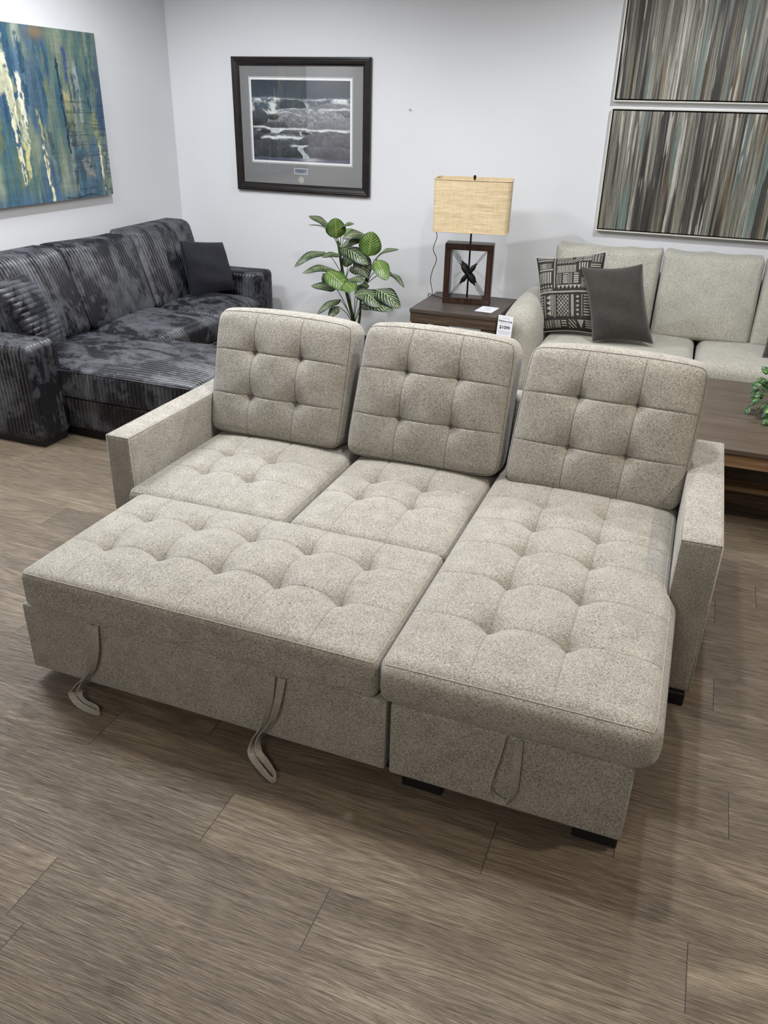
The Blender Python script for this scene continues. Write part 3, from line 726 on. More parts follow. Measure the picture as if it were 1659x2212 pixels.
# patterned pillow colours
def tribal(u, v):
    n = len(u); a = (u+1)/2; b = (1-v)/2     # b from the top
    L_ = np.zeros(n)
    def rect(x0, x1, y0, y1): return (a > x0) & (a < x1) & (b > y0) & (b < y1)
    def put(m, val): L_[m] = val[m] if hasattr(val, '__len__') else val
    def stripes_v(x0, x1, y0, y1, k, duty=.5): m = rect(x0, x1, y0, y1); put(m, (((a-x0)/(x1-x0)*k) % 1 < duty).astype(float))
    def stripes_h(x0, x1, y0, y1, k, duty=.5): m = rect(x0, x1, y0, y1); put(m, (((b-y0)/(y1-y0)*k) % 1 < duty).astype(float))
    def diag(x0, x1, y0, y1, k, s=1, duty=.45): m = rect(x0, x1, y0, y1); put(m, (((a-x0)/(y1-y0)*k+s*(b-y0)/(y1-y0)*k) % 1 < duty).astype(float))
    def tri(x0, x1, y0, y1, k, flip=False):
        m = rect(x0, x1, y0, y1); q = np.abs(((a-x0)/(x1-x0)*k) % 1-.5)*2; h = (b-y0)/(y1-y0); h = 1-h if flip else h; put(m, (q < 1-h).astype(float))
    def trih(x0, x1, y0, y1, k):
        m = rect(x0, x1, y0, y1); q = np.abs(((b-y0)/(y1-y0)*k) % 1-.5)*2; h = (a-x0)/(x1-x0); put(m, (q < h).astype(float))
    def lattice(x0, x1, y0, y1, k, duty=.22):
        m = rect(x0, x1, y0, y1); p = (a-x0)/(x1-x0)*k; q = (b-y0)/(y1-y0)*k*1.5; put(m, ((((p+q) % 1) < duty) | (((p-q) % 1) < duty)).astype(float))
    def dots(x0, x1, y0, y1, kx, ky):
        m = rect(x0, x1, y0, y1); p = np.abs(((a-x0)/(x1-x0)*kx) % 1-.5); q = np.abs(((b-y0)/(y1-y0)*ky) % 1-.5); put(m, ((p+q) < .33).astype(float))
    def zig(x0, x1, y0, y1, k, rows):
        m = rect(x0, x1, y0, y1); z = np.abs(((b-y0)/(y1-y0)*k) % 1-.5); put(m, ((((a-x0)/(x1-x0)*rows)+z) % 1 < .45).astype(float))
    stripes_h(.03, .28, .02, .10, 2); stripes_v(.06, .26, .12, .20, 9); stripes_h(.05, .28, .21, .24, 1)
    stripes_v(.04, .27, .25, .40, 6, .6); dots(.04, .28, .41, .47, 5, 1); stripes_v(.04, .28, .47, .50, 10)
    put(rect(.30, .315, .0, .47), 1.0)
    stripes_v(.34, .56, .02, .07, 12, .5); diag(.34, .60, .08, .14, 1.4); lattice(.34, .62, .17, .27, 5, .35)
    stripes_v(.34, .42, .28, .42, 3, .4); stripes_h(.43, .50, .28, .42, 5, .6); stripes_v(.51, .58, .28, .42, 3, .4); stripes_h(.59, .66, .28, .42, 5, .6)
    tri(.34, .70, .43, .48, 6)
    diag(.60, .70, .02, .12, 2); stripes_h(.71, .83, .02, .12, 4); zig(.84, .97, .02, .14, 4, 3); stripes_v(.66, .80, .14, .24, 4); stripes_h(.82, .97, .16, .25, 3); tri(.72, .97, .27, .33, 5); lattice(.70, .97, .34, .47, 5)
    put(rect(.02, .98, .505, .525), 1.0)
    stripes_h(.03, .10, .55, .80, 7); put(rect(.125, .14, .55, .84), 1.0); trih(.16, .24, .55, .82, 4); put(rect(.255, .265, .55, .82), 1.0); stripes_v(.28, .33, .55, .84, 2, .4)
    lattice(.34, .52, .55, .82, 3.5); put(rect(.55, .59, .55, .82), .8); dots(.61, .69, .55, .82, 1, 5); put(rect(.71, .72, .55, .82), 1.0); stripes_h(.74, .83, .55, .82, 8, .4); trih(.85, .97, .55, .82, 4)
    zig(.12, .26, .87, .97, 3, 3); stripes_h(.03, .10, .86, .97, 3); stripes_v(.28, .38, .87, .97, 4); stripes_h(.39, .47, .87, .97, 3); diag(.50, .62, .86, .97, 2, -1); tri(.64, .74, .86, .97, 1); stripes_h(.76, .97, .86, .97, 4)
    fr = RNG.uniform(.75, 1.1, n); L_ = L_*fr
    return np.array([.035, .033, .030])[None]*(1-L_)[:, None]+np.array([.33, .315, .28])[None]*L_[:, None]
M['ivory_pipe'] = plain('ivory_piping', (.50, .49, .45), .8, .2)
pillow('throw_pillow', (-.955, 5.27, .885), (-.525, 5.25, .955), (-.845, 5.06, .465), (-.46, 5.06, .49), .19, M['cloth_print'],
       'black throw pillow with white geometric pattern at the left end of the beige sofa', n=220, color=tribal, pipe=M['ivory_pipe'], crumple=.006, dog=.09)
pillow('throw_pillow', (-.645, 5.13, .872), (-.298, 5.15, .915), (-.50, 4.95, .475), (-.155, 5.00, .49), .19, M['charcoal'],
       'plain dark grey throw pillow overlapping the patterned one on the beige sofa', pipe=M['charcoal_pipe'], n=90, crumple=.008, dog=.09)
pillow('throw_pillow', (.47, 5.28, .80), (.82, 5.25, .84), (.46, 5.05, .47), (.84, 5.05, .47), .13, M['charcoal'],
       'black throw pillow just showing at the right edge of the beige sofa', pipe=M['charcoal_pipe'], n=40)

# ------------------------------------------------------------------ end table
et = empty('end_table', (-1.4, 5.27, 0), 'square greyish brown wooden end table carrying the lamp, beside the beige sofa', 'side table')
x0, x1, y0, y1, zt = -1.688, -1.108, 4.965, 5.56, .553
MB().box(x0, x1, y0, y1, zt-.026, zt, .003).build('table_top', M['table_top'], et)
MB().box(x0+.004, x1-.004, y0+.004, y1-.004, zt-.088, zt-.027, .002).build('apron', M['table_wood'], et)
for (a, b_) in ((x0+.012, y0+.012), (x1-.10, y0+.012), (x0+.012, y1-.10), (x1-.10, y1-.10)):
    MB().box(a, a+.088, b_, b_+.088, 0, zt-.088, .003).build('leg', M['table_wood'], et)
MB().box(x0+.165, x0+.262, y0+.02, y0+.04, .10, zt-.088, .002).build('slat', M['table_wood'], et)
MB().box(x0+.02, x1-.02, y0+.02, y1-.02, .09, .115, .003).build('shelf', M['table_wood'], et)

# card on the table
def card(root_name, P0, ux, uy, w, h, lines, label, cat, title=None):
    "thin printed card: P0 lower-left corner, ux / uy unit vectors"
    P0, ux, uy = [np.array(q, float) for q in (P0, ux, uy)]; nz = np.cross(ux, uy)
    root = empty(root_name, tuple(P0+ux*w/2), label, cat)
    t = .0006
    def slab(a0, a1, b0, b1, z0, z1, m):
        V = [P0+ux*a+uy*b_+nz*z for z in (z0, z1) for (a, b_) in ((a0, b0), (a1, b0), (a1, b1), (a0, b1))]
        m.add(V, [(3, 2, 1, 0), (4, 5, 6, 7), (0, 1, 5, 4), (1, 2, 6, 5), (2, 3, 7, 6), (3, 0, 4, 7)])
    m = MB(); slab(0, w, 0, h, 0, t, m); nf = len(m.F)
    for (a0, a1, b_, th) in lines:
        a = a0
        while a < a1:
            l = random.uniform(.03, .09); slab(a*w, min(a+l, a1)*w, b_*h, (b_+th)*h, t, t+.0002, m); a += l+.018
    ps = m.build('paper_sheet', M['paper'], root); ps.data.materials.append(M['ink_grey'])
    for i_, p_ in enumerate(ps.data.polygons): p_.material_index = int(i_ >= nf)
    for (txt, a, b_, size, bold) in (title or []):
        cu = bpy.data.curves.new('lettering', 'FONT'); cu.body = txt; cu.size = size*h; cu.align_x = 'CENTER'; cu.offset = bold*h; cu.resolution_u = 3
        tmp = bpy.data.objects.new('lettering', cu); COL.objects.link(tmp)
        dg = bpy.context.evaluated_depsgraph_get(); me = bpy.data.meshes.new_from_object(tmp.evaluated_get(dg))
        bpy.data.objects.remove(tmp)
        vs = np.array([v.co[:] for v in me.vertices]); fs = [tuple(p.vertices) for p in me.polygons]
        W = P0[None]+ux[None]*(vs[:, 0:1]+a*w)+uy[None]*(vs[:, 1:2]+b_*h)+nz[None]*(t+.0004)
        mesh_obj('lettering', W, fs, M['ink'], root, False)
    return root
card('price_card', (-1.283, 5.077, .5535), (.995, -.09, 0), (.09, .995, 0), .115, .165,
     [(.15, .85, .84, .03), (.25, .8, .45, .025), (.1, .9, .34, .025), (.15, .85, .24, .025)],
     'white price card lying flat on the end table beside the lamp', 'price card', title=[('Sofa', .5, .60, .12, .001)])
u = np.array([.975, -.20, -.02]); u /= np.linalg.norm(u); v = np.cross(np.cross(u, [0.06, 0.05, 1]), u); v /= np.linalg.norm(v)
tagP = np.array([-1.068, 4.815, .478])
tg = card('price_tag', tagP, u, v, .098, .128,
     [(.3, .75, .86, .02), (.15, .85, .62, .02), (.08, .92, .25, .02), (.12, .88, .19, .02), (.2, .8, .13, .02)],
     'white hanging price tag reading $1099 on the arm of the beige sofa', 'price tag',
     title=[('Saketreu Sofa', .5, .70, .125, .003), ('$1099', .5, .38, .215, .006)])
MB().tube([tagP+u*.049+v*.119+np.array([0, -.001, 0]), tagP+u*.049+v*.130+np.array([0, .006, .002]), tagP+u*.052+v*.135+np.array([.006, .035, .012])], .0012, 6).build('plastic_tie', M['paper'], tg)

# ------------------------------------------------------------------ lamp
LA = math.radians(10); Lc = np.array([-1.398, 5.30, zt])
lamp = empty('table_lamp', tuple(Lc), 'table lamp with rectangular tan burlap shade and dark wooden open-box base on the end table', 'lamp')
def LM(): return Matrix.Translation(Vector(Lc)) @ Matrix.Rotation(LA, 4, 'Z')
def lw(p): v_ = LM() @ Vector(p); return np.array(v_[:])
bw, bd, bh, bt = .315, .125, .385, .040
m = MB(); Mx = LM()
m.box(-bw/2, bw/2, -bd/2, bd/2, 0, bt, .003, Mx); m.box(-bw/2, bw/2, -bd/2, bd/2, bh-bt, bh, .003, Mx)
m.box(-bw/2, -bw/2+bt, -bd/2, bd/2, bt, bh-bt, .003, Mx); m.box(bw/2-bt, bw/2, -bd/2, bd/2, bt, bh-bt, .003, Mx)
m.build('box_base', M['lamp_wood'], lamp)
MB().tube([lw((0, 0, bt)), lw((0, 0, .76))], .006, 10).build('pole', M['black_metal'], lamp, True)
def brace(sgn, y):
    m = MB(); a = np.array([sgn*(-bw/2+bt), y, bh-bt]); b_ = np.array([sgn*(bw/2-bt), y, bt]); d = b_-a
    Pn = lambda t, o=0: a+d*t
    perp = np.array([d[2], 0, -d[0]]); perp /= np.linalg.norm(perp)
    for o in (-.0045, .0045):
        m.tube([lw(a+perp*o), lw(Pn(.34)+perp*o)], .0018, 6); m.tube([lw(Pn(.66)+perp*o), lw(b_+perp*o)], .0018, 6)
    ts = [.28, .31, .36, .40, .47, .50, .53, .60, .64, .69, .72]; rs = [.003, .007, .0155, .0165, .0145, .013, .0145, .0165, .0155, .007, .003]
    m.tube([lw(Pn(t)) for t in ts], rs, 10); return m
for sgn, y in ((1, -.045), (1, .045), (-1, -.018)):
    brace(sgn, y).build('turnbuckle_brace', M['black_metal'], lamp, True)
# shade
sw, sd, sh, z0s = .475, .27, .312, .462
def rrect(w, d, r, n=6):
    P = []
    for cx_, cy_, a0 in ((w/2-r, d/2-r, 0), (-w/2+r, d/2-r, 90), (-w/2+r, -d/2+r, 180), (w/2-r, -d/2+r, 270)):
        for k in range(n+1): t = math.radians(a0+90*k/n); P.append((cx_+r*math.cos(t), cy_+r*math.sin(t)))
    return P
oy = -.01
def shell(w, d, r, th, z0, z1, nz=8, flare=0.0):
    m = MB(); O = rrect(w, d, r); I = rrect(w-2*th, d-2*th, r-th if r > th else r); n = len(O); V = []; Fs = []
    for i in range(nz+1):
        z = z0+(z1-z0)*i/nz; k = 1-flare*i/nz
        V += [lw((p[0]*k, p[1]*k+oy, z)) for p in O]
    for i in range(nz+1):
        z = z0+(z1-z0)*i/nz; k = 1-flare*i/nz
        V += [lw((p[0]*k, p[1]*k+oy, z)) for p in I]
    q = (nz+1)*n
    for i in range(nz):
        for k in range(n):
            l = (k+1) % n; Fs.append((i*n+k, i*n+l, (i+1)*n+l, (i+1)*n+k)); Fs.append((q+i*n+l, q+i*n+k, q+(i+1)*n+k, q+(i+1)*n+l))
    for k in range(n):
        l = (k+1) % n; Fs.append((l, k, q+k, q+l)); Fs.append((nz*n+k, nz*n+l, q+nz*n+l, q+nz*n+k))
    return m.add(V, Fs)
ls = shade_auto(shell(sw, sd, .03, .004, z0s, z0s+sh, flare=-.012).build('lamp_shade', M['shade'], lamp))
for z in (z0s+.002, z0s+sh-.002):
    k = 1.0 if z < z0s+.1 else 1.012; m = MB()
    m.tube([lw((p[0]*k, p[1]*k+oy, z)) for p in rrect(sw+.001, sd+.001, .03)], .0032, 6, closed=True)
    m.build('trim_band', M['shade'], ls, True)
m = MB(); zz = z0s+sh-.018
m.tube([lw((-sw/2+.006, oy, zz)), lw((0, oy, zz)), lw((sw/2-.006, oy, zz))], .0018, 6); m.tube([lw((0, -sd/2+oy+.006, zz)), lw((0, sd/2+oy-.006, zz))], .0018, 6)
m.tube([lw((0, oy, zz-.05)), lw((0, oy, zz+.01))], .005, 8); m.build('spider_fitter', M['black_metal'], lamp, True)
MB().tube([lw((0, oy, zz+q)) for q in (.008, .012, .018, .026, .033, .038)], [.003, .008, .006, .0095, .0095, .004], 10).build('finial', M['black_metal'], lamp, True)
cp = [at(943, 490, 5.60), at(944, 512, 5.62), at(936, 538, 5.66), at(943, 560, 5.68), at(934, 585, 5.68), at(930, 606, 5.67), at(934, 632, 5.64), (-1.75, 5.66, .40), (-1.76, 5.70, .18), (-1.76, 5.80, .10)]
def smooth_path(P, k=8):
    P = np.array([np.array(p, float) for p in P]); n = len(P); ext = np.vstack([2*P[0]-P[1], P, 2*P[-1]-P[-2]]); out = []
    for i in range(n-1):
        p0, p1, p2, p3 = ext[i:i+4]
        for t in np.linspace(0, 1, k, endpoint=False): out.append(.5*((2*p1)+(-p0+p2)*t+(2*p0-5*p1+4*p2-p3)*t*t+(-p0+3*p1-3*p2+p3)*t**3))
    out.append(P[-1]); return np.array(out)
lc = MB().tube(smooth_path([lw((-.10, 0, z0s+.10)), lw((-.16, .08, z0s+.03))]+cp), .0026, 6)
lc.tube(smooth_path([lw((-bw/2+.01, bd/2-.01, .006)), lw((-bw/2-.05, bd/2+.03, .006)), lw((-bw/2-.10, bd/2+.09, .004)), lw((-bw/2-.14, bd/2+.22, -.03)), (-1.76, 5.72, .30), (-1.76, 5.80, .12)]), .0026, 6)
lc.build('power_cord', M['cordblack'], lamp, True)

# ------------------------------------------------------------------ dieffenbachia
def leaf_mesh(B, T, w, face, arch=.12, fold=.25, curl=0.0, nu=14, nv=6, tipdroop=0.0, wavy=.04):
    "blade from base B to tip T; face = direction the upper side looks"
    B, T, face = [np.array(q, float) for q in (B, T, face)]; ax = T-B; Ln = np.linalg.norm(ax); ax /= Ln
    side = np.cross(face, ax); side /= np.linalg.norm(side); nrm = np.cross(ax, side)
    V = []; UV = []; Fs = []
    for i in range(nu+1):
        t = i/nu; wd = w/2*(math.sin(math.pi*min(1, t**.82))**.62)*(1-.12*t) if 0 < t < 1 else .0012
        c = B+ax*Ln*t+nrm*Ln*(arch*math.sin(math.pi*t))+np.array([0, 0, -1])*tipdroop*Ln*t*t
        for j in range(nv+1):
            s_ = j/nv*2-1
            z = -abs(s_)**1.4*fold*wd+curl*wd*s_+wavy*wd*math.sin(9*t+3*s_)*abs(s_)
            V.append(c+side*wd*s_+nrm*z); UV.append((t, (s_+1)/2))
    for i in range(nu):
        for j in range(nv): a = i*(nv+1)+j; Fs.append((a, a+1, a+nv+2, a+nv+1))
    n0 = len(V); V2 = [v_-nrm*.0009 for v_ in V]; F2 = [tuple(n0+q for q in f[::-1]) for f in Fs]
    return V+V2, Fs+F2, UV+UV
plant = empty('potted_plant', (-2.22, 5.33, 0), 'leafy artificial dumb cane plant with variegated leaves behind the tufted sofa', 'plant')
K = 2.9625
def cpx(x, y): return 600+x/K, 360+y/K
cam = np.array([0, 0, H])
# base px, tip px, width(px of the crop), kind, depth base, depth tip, facing (up weight, toward-camera weight, x tilt), arch
LV = [
 ((330,378),(197,316),46,'d',5.34,5.26,(.8,.6,.1),.10), ((358,452),(196,372),26,'d',5.30,5.20,(1,.15,0),.18), ((375,460),(368,328),100,'l',5.24,5.20,(.3,1,0),.05),
 ((398,392),(488,366),34,'d',5.26,5.20,(.7,.6,0),.10), ((425,445),(482,398),42,'l',5.36,5.40,(.5,.8,0),.08), ((560,440),(412,458),58,'d',5.22,5.12,(.7,.7,0),.18),
 ((548,440),(412,515),46,'d',5.24,5.16,(.3,.9,0),.12), ((580,574),(604,415),112,'l',5.16,5.14,(.2,1,0),.03), ((620,597),(775,530),40,'d',5.22,5.14,(.7,.5,-.2),.14),
 ((632,597),(702,727),80,'l',5.16,5.06,(.5,.9,-.1),.10), ((636,668),(735,690),34,'d',5.28,5.24,(.6,.6,0),.10), ((715,682),(810,775),32,'d',5.24,5.14,(.8,.4,0),.14),
 ((302,548),(105,642),50,'d',5.28,5.08,(.8,.6,0),.16), ((400,562),(278,578),42,'d',5.26,5.16,(.8,.5,0),.10), ((410,520),(580,628),84,'d',5.24,5.12,(.6,.8,0),.12),
 ((520,560),(570,712),92,'d',5.26,5.18,(.3,.9,-.2),.06), ((362,660),(158,682),50,'d',5.24,5.06,(.8,.6,0),.14), ((312,668),(448,790),98,'l',5.16,5.10,(.5,.9,.1),.08),
 ((290,685),(385,785),66,'d',5.24,5.20,(.3,.9,0),.05), ((372,775),(213,764),56,'d',5.20,5.06,(.7,.7,0),.06), ((430,740),(486,796),88,'l',5.10,5.02,(.6,.8,0),.05),
 ((445,725),(560,735),54,'d',5.18,5.12,(.7,.6,0),.12), ((610,790),(782,908),100,'d',5.18,5.02,(.7,.8,0),.16), ((600,815),(488,822),70,'d',5.12,5.02,(.5,.9,0),.10), ((520,790),(660,900),100,'d',5.16,5.02,(.6,.8,0),.12),
 ((540,880),(738,922),86,'d',5.14,5.00,(.7,.8,0),.10), ((402,853),(250,945),42,'d',5.20,5.06,(.7,.6,0),.14), ((387,896),(325,965),48,'d',5.18,5.10,(.6,.8,0),.10),
 ((470,560),(425,640),60,'d',5.34,5.30,(.5,.7,.2),.08), ((500,765),(585,770),52,'d',5.24,5.20,(.6,.7,0),.08), ((400,520),(545,560),40,'d',5.34,5.30,(.8,.4,0),.12), ((470,640),(520,690),46,'d',5.30,5.24,(.4,.8,0),.06)]
base_pt = at(*cpx(485, 990), 5.31); stems_main = []
top_m = at(*cpx(385, 475), 5.30)
MB().tube(smooth_path([np.array([base_pt[0], 5.31, .20]), base_pt, at(*cpx(440, 800), 5.30), at(*cpx(410, 640), 5.30), top_m]), np.linspace(.014, .009, 33), 10).build('stem', M['stem'], plant, True)
MB().tube(smooth_path([np.array([base_pt[0]+.02, 5.31, .20]), at(*cpx(525, 960), 5.31), at(*cpx(535, 830), 5.28), at(*cpx(575, 680), 5.26)]), np.linspace(.010, .007, 25), 8).build('stem', M['stem'], plant, True)
for i, (b_, t_, w_, kd, yb_, yt_, fc, ar) in enumerate(LV):
    B = at(*cpx(*b_), yb_); T = at(*cpx(*t_), yt_)
    tocam = cam-B; tocam /= np.linalg.norm(tocam)
    face = np.array([0, 0, 1.0])*fc[0]+tocam*fc[1]+np.array([1.0, 0, 0])*fc[2]
    wm = w_/K*B[1]/F*1.34
    V, Fs, UV = leaf_mesh(B, T, wm*1.08, face, arch=ar, fold=.22, wavy=.10)
    o = mesh_obj('leaf', V, Fs, M['leaf_light' if kd == 'l' else 'leaf_dark'], plant, True, uv=UV)
    # petiole
    if b_[0] < 470 and b_[1] < 700: J = at(*cpx(425-(b_[1] < 600)*20, min(b_[1]+130, 760)), 5.30)
    elif b_[1] < 700: J = at(*cpx(572 if b_[0] > 500 else 430, 745), 5.28)
    else: J = base_pt+np.array([0, 0, -.02])
    Mid = (B*.5+J*.5)+np.array([0, 0, .02])
    MB().tube(smooth_path([J, Mid, B, B+(T-B)*.08], 6), .0026, 6).build('petiole', M['stem'], plant, True)
def lathe(c, prof, n=28):
    m = MB(); V = []; Fs = []
    for (r, z) in prof:
        for k in range(n): t = 2*math.pi*k/n; V.append((c[0]+r*math.cos(t), c[1]+r*math.sin(t), c[2]+z))
    for i in range(len(prof)-1):
        for k in range(n): l = (k+1) % n; Fs.append((i*n+k, i*n+l, (i+1)*n+l, (i+1)*n+k))
    Fs.append(tuple(range(n))[::-1]); Fs.append(tuple((len(prof)-1)*n+k for k in range(n)))
    return m.add(V, Fs)
shade_auto(lathe((base_pt[0]+.01, 5.31, 0), [(.085, 0), (.11, .16), (.118, .20), (.118, .215), (.105, .215), (.10, .19)]).build('pot', M['pot'], plant))
lathe((base_pt[0]+.01, 5.31, 0), [(.10, .17), (.10, .195), (.05, .205)]).build('potting_fill', M['soil'], plant)

# ------------------------------------------------------------------ coffee table and its plant
ct = empty('coffee_table', (.75, 4.12, 0), 'low dark brown wooden coffee table with overhanging top in front of the beige sofa', 'coffee table')
MB().box(.055, 1.42, 3.575, 4.66, .395, .42, .003).build('table_top', M['coffee_top'], ct)
MB().box(.062, 1.413, 3.582, 4.65, .335, .394, .002).build('apron', M['coffee_wood'], ct)
MB().box(.14, 1.34, 3.80, 4.55, .19, .336, .003).build('drawer_box', M['table_wood'], ct)
MB().box(.10, 1.38, 3.72, 4.58, .165, .192, .003).build('shelf', M['coffee_wood'], ct)
MB().box(.18, 1.30, 3.86, 4.50, 0, .166, .003).build('plinth', M['table_wood'], ct)
ip = empty('potted_ivy', (.55, 4.10, .42), 'small artificial ivy arrangement in a dark bowl on the coffee table', 'plant')
shade_auto(lathe((.535, 4.09, .4205), [(.06, 0), (.085, .02), (.09, .05), (.08, .055), (.075, .045)]).build('bowl', M['wicker'], ip))
rr = random.Random(5); c0 = np.array([.52, 4.09, .485])
for i in range(84):
    a = rr.uniform(0, 2*math.pi); el = rr.uniform(-.25, 1.35); R = rr.uniform(.07, .155)
    if i % 2: a = rr.uniform(2.2, 4.6)
    p = c0+np.array([math.cos(a)*math.cos(el), math.sin(a)*math.cos(el), math.sin(el)*1.9])*R
    p[2] = max(p[2], .452)
    d = p-c0; d /= np.linalg.norm(d); d2 = d+np.array([rr.uniform(-.5, .5), rr.uniform(-.5, .5), -.6]); d2 /= np.linalg.norm(d2)
    s_ = rr.uniform(.035, .06); lt = i % 7 == 0
    V, Fs, UV = leaf_mesh(p, p+d2*s_, s_*.85, d+np.array([0, -.5, .6]), arch=.08, fold=.3, nu=6, nv=4)
    V = [np.array([q[0], q[1], max(q[2], .4225)]) for q in V]
    mesh_obj('leaf', V, Fs, M['ivy_light' if lt else 'ivy'], ip, True, uv=UV)
m = MB()
for i in range(34):
    a = rr.uniform(0, 2*math.pi); el = rr.uniform(.1, 1.3); R = rr.uniform(.10, .15)
    p = c0+np.array([math.cos(a)*math.cos(el), math.sin(a)*math.cos(el), math.sin(el)*1.5])*R
    m.tube(smooth_path([c0+np.array([0, 0, -.02]), c0*.5+p*.5+np.array([0, 0, .03]), p], 4), .0014, 5)
m.build('vines', M['stem'], ip, True)
for i in range(8):
    a = 2.6+i*.28; p = c0+np.array([math.cos(a)*.115, math.sin(a)*.115, -.02])
    m = MB(); m.tube(smooth_path([c0, c0*.5+p*.5+np.array([0, 0, .05]), p], 5), np.linspace(.0022, .0008, 11), 5); m.build('grass_blade', M['blade'], ip, True)

# ------------------------------------------------------------------ art: painted grids
def grid_panel(name, P00, U, Vv, nu, nv, fn, mat, parent, thick=0):
    a = np.linspace(0, 1, nu); b = np.linspace(0, 1, nv); A, B = np.meshgrid(a, b, indexing='ij')
    P = np.array(P00)[None]+A.ravel()[:, None]*np.array(U)[None]+B.ravel()[:, None]*np.array(Vv)[None]
    ids = np.arange(nu*nv).reshape(nu, nv)
    f = np.stack([ids[:-1, :-1], ids[1:, :-1], ids[1:, 1:], ids[:-1, 1:]], -1).reshape(-1, 4)
    return mesh_obj(name, P, f, mat, parent, False, color=np.clip(fn(A.ravel(), B.ravel()), 0, 1))
def vnoise(x, y, seed):
    r = np.random.RandomState(seed); G = r.rand(64, 64)
    xi = np.floor(x).astype(int); yi = np.floor(y).astype(int); fx = x-xi; fy = y-yi; fx = fx*fx*(3-2*fx); fy = fy*fy*(3-2*fy)
    g = lambda i, j: G[i % 64, j % 64]
    return (g(xi, yi)*(1-fx)+g(xi+1, yi)*fx)*(1-fy)+(g(xi, yi+1)*(1-fx)+g(xi+1, yi+1)*fx)*fy
def fbm(x, y, seed, o=4):
    s = 0; a = .5; t = 0
    for i in range(o): s = s+a*vnoise(x*2**i, y*2**i, seed+i); t += a; a *= .55
    return s/t
def lerpc(k, stops):
    k = np.clip(k, 0, 1); xs = [s_[0] for s_ in stops]
    return np.stack([np.interp(k, xs, [s_[1][c] for s_ in stops]) for c in range(3)], -1)
def stripes(seed):
    def f(a, b):
        w = 1.35; x = a*w
        xx = x+.0035*(fbm(x*6, b*2.5, seed+60)-.5)
        base = fbm(xx*26, b*.7, seed, 3); fine = fbm(xx*150, b*1.8, seed+9, 2); low = fbm(xx*7, b*.8, seed+4, 2)
        k = .30*base+.52*fine+.18*low
        c = lerpc((k-.24)/.52, [(0, (.020, .017, .017)), (.18, (.055, .050, .042)), (.40, (.135, .130, .105)), (.60, (.215, .21, .172)), (.80, (.315, .31, .262)), (1, (.56, .55, .48))])
        br = smooth01((fbm(xx*34, b*.5, seed+20, 2)-.67)/.08)[:, None]*.65; c = c*(1-br)+np.array([.13, .085, .038])*br*(.5+fine[:, None])
        tl = smooth01((fbm(xx*15, b*.7+3, seed+30, 2)-.69)/.06)[:, None]*.6; c = c*(1-tl)+np.array([.13, .20, .19])*tl*(.5+fine[:, None])
        dk = smooth01((fbm(xx*40, b*.6+9, seed+40, 2)-.62)/.07)[:, None]*.8; c = c*(1-dk)+np.array([.018, .016, .016])*dk
        wh = smooth01((fbm(xx*95, b*2.4+5, seed+50, 2)-.70)/.06)[:, None]*.6; c = c*(1-wh)+np.array([.62, .60, .53])*wh
        return c*1.0
    return f
def striped_painting(x0, x1, z0, z1, seed, label):
    r = empty('painting', ((x0+x1)/2, WY-.02, z0), label, 'painting', None)
    ft, yf, yb2 = .008, WY-.042, WY-.004
    m = MB(); m.box(x0, x1, yf, yb2, z0, z0+ft, .001); m.box(x0, x1, yf, yb2, z1-ft, z1, .001); m.box(x0, x0+ft, yf, yb2, z0+ft, z1-ft, .001); m.box(x1-ft, x1, yf, yb2, z0+ft, z1-ft, .001)
    m.build('frame', M['silver'], r)
    MB().box(x0+ft, x1-ft, yb2-.006, yb2, z0+ft, z1-ft, .0005).build('backing', M['black_gap'], r)
    g = .016; X0, X1, Z0, Z1 = x0+g, x1-g, z0+g, z1-g
    MB().box(X0, X1, yf+.006, yb2-.006, Z0, Z1, .001).build('canvas_block', M['black_gap'], r)
    grid_panel('canvas', (X0, yf+.005, Z0), (X1-X0, 0, 0), (0, 0, Z1-Z0), 900, 90, stripes(seed), M['oil'], r)
striped_painting(-.674, .72, 1.780, 2.520, 3, 'upper of two striped abstract paintings in silver frames above the beige sofa')
striped_painting(-.674, .72, 1.006, 1.745, 8, 'lower of two striped abstract paintings in silver frames above the beige sofa')

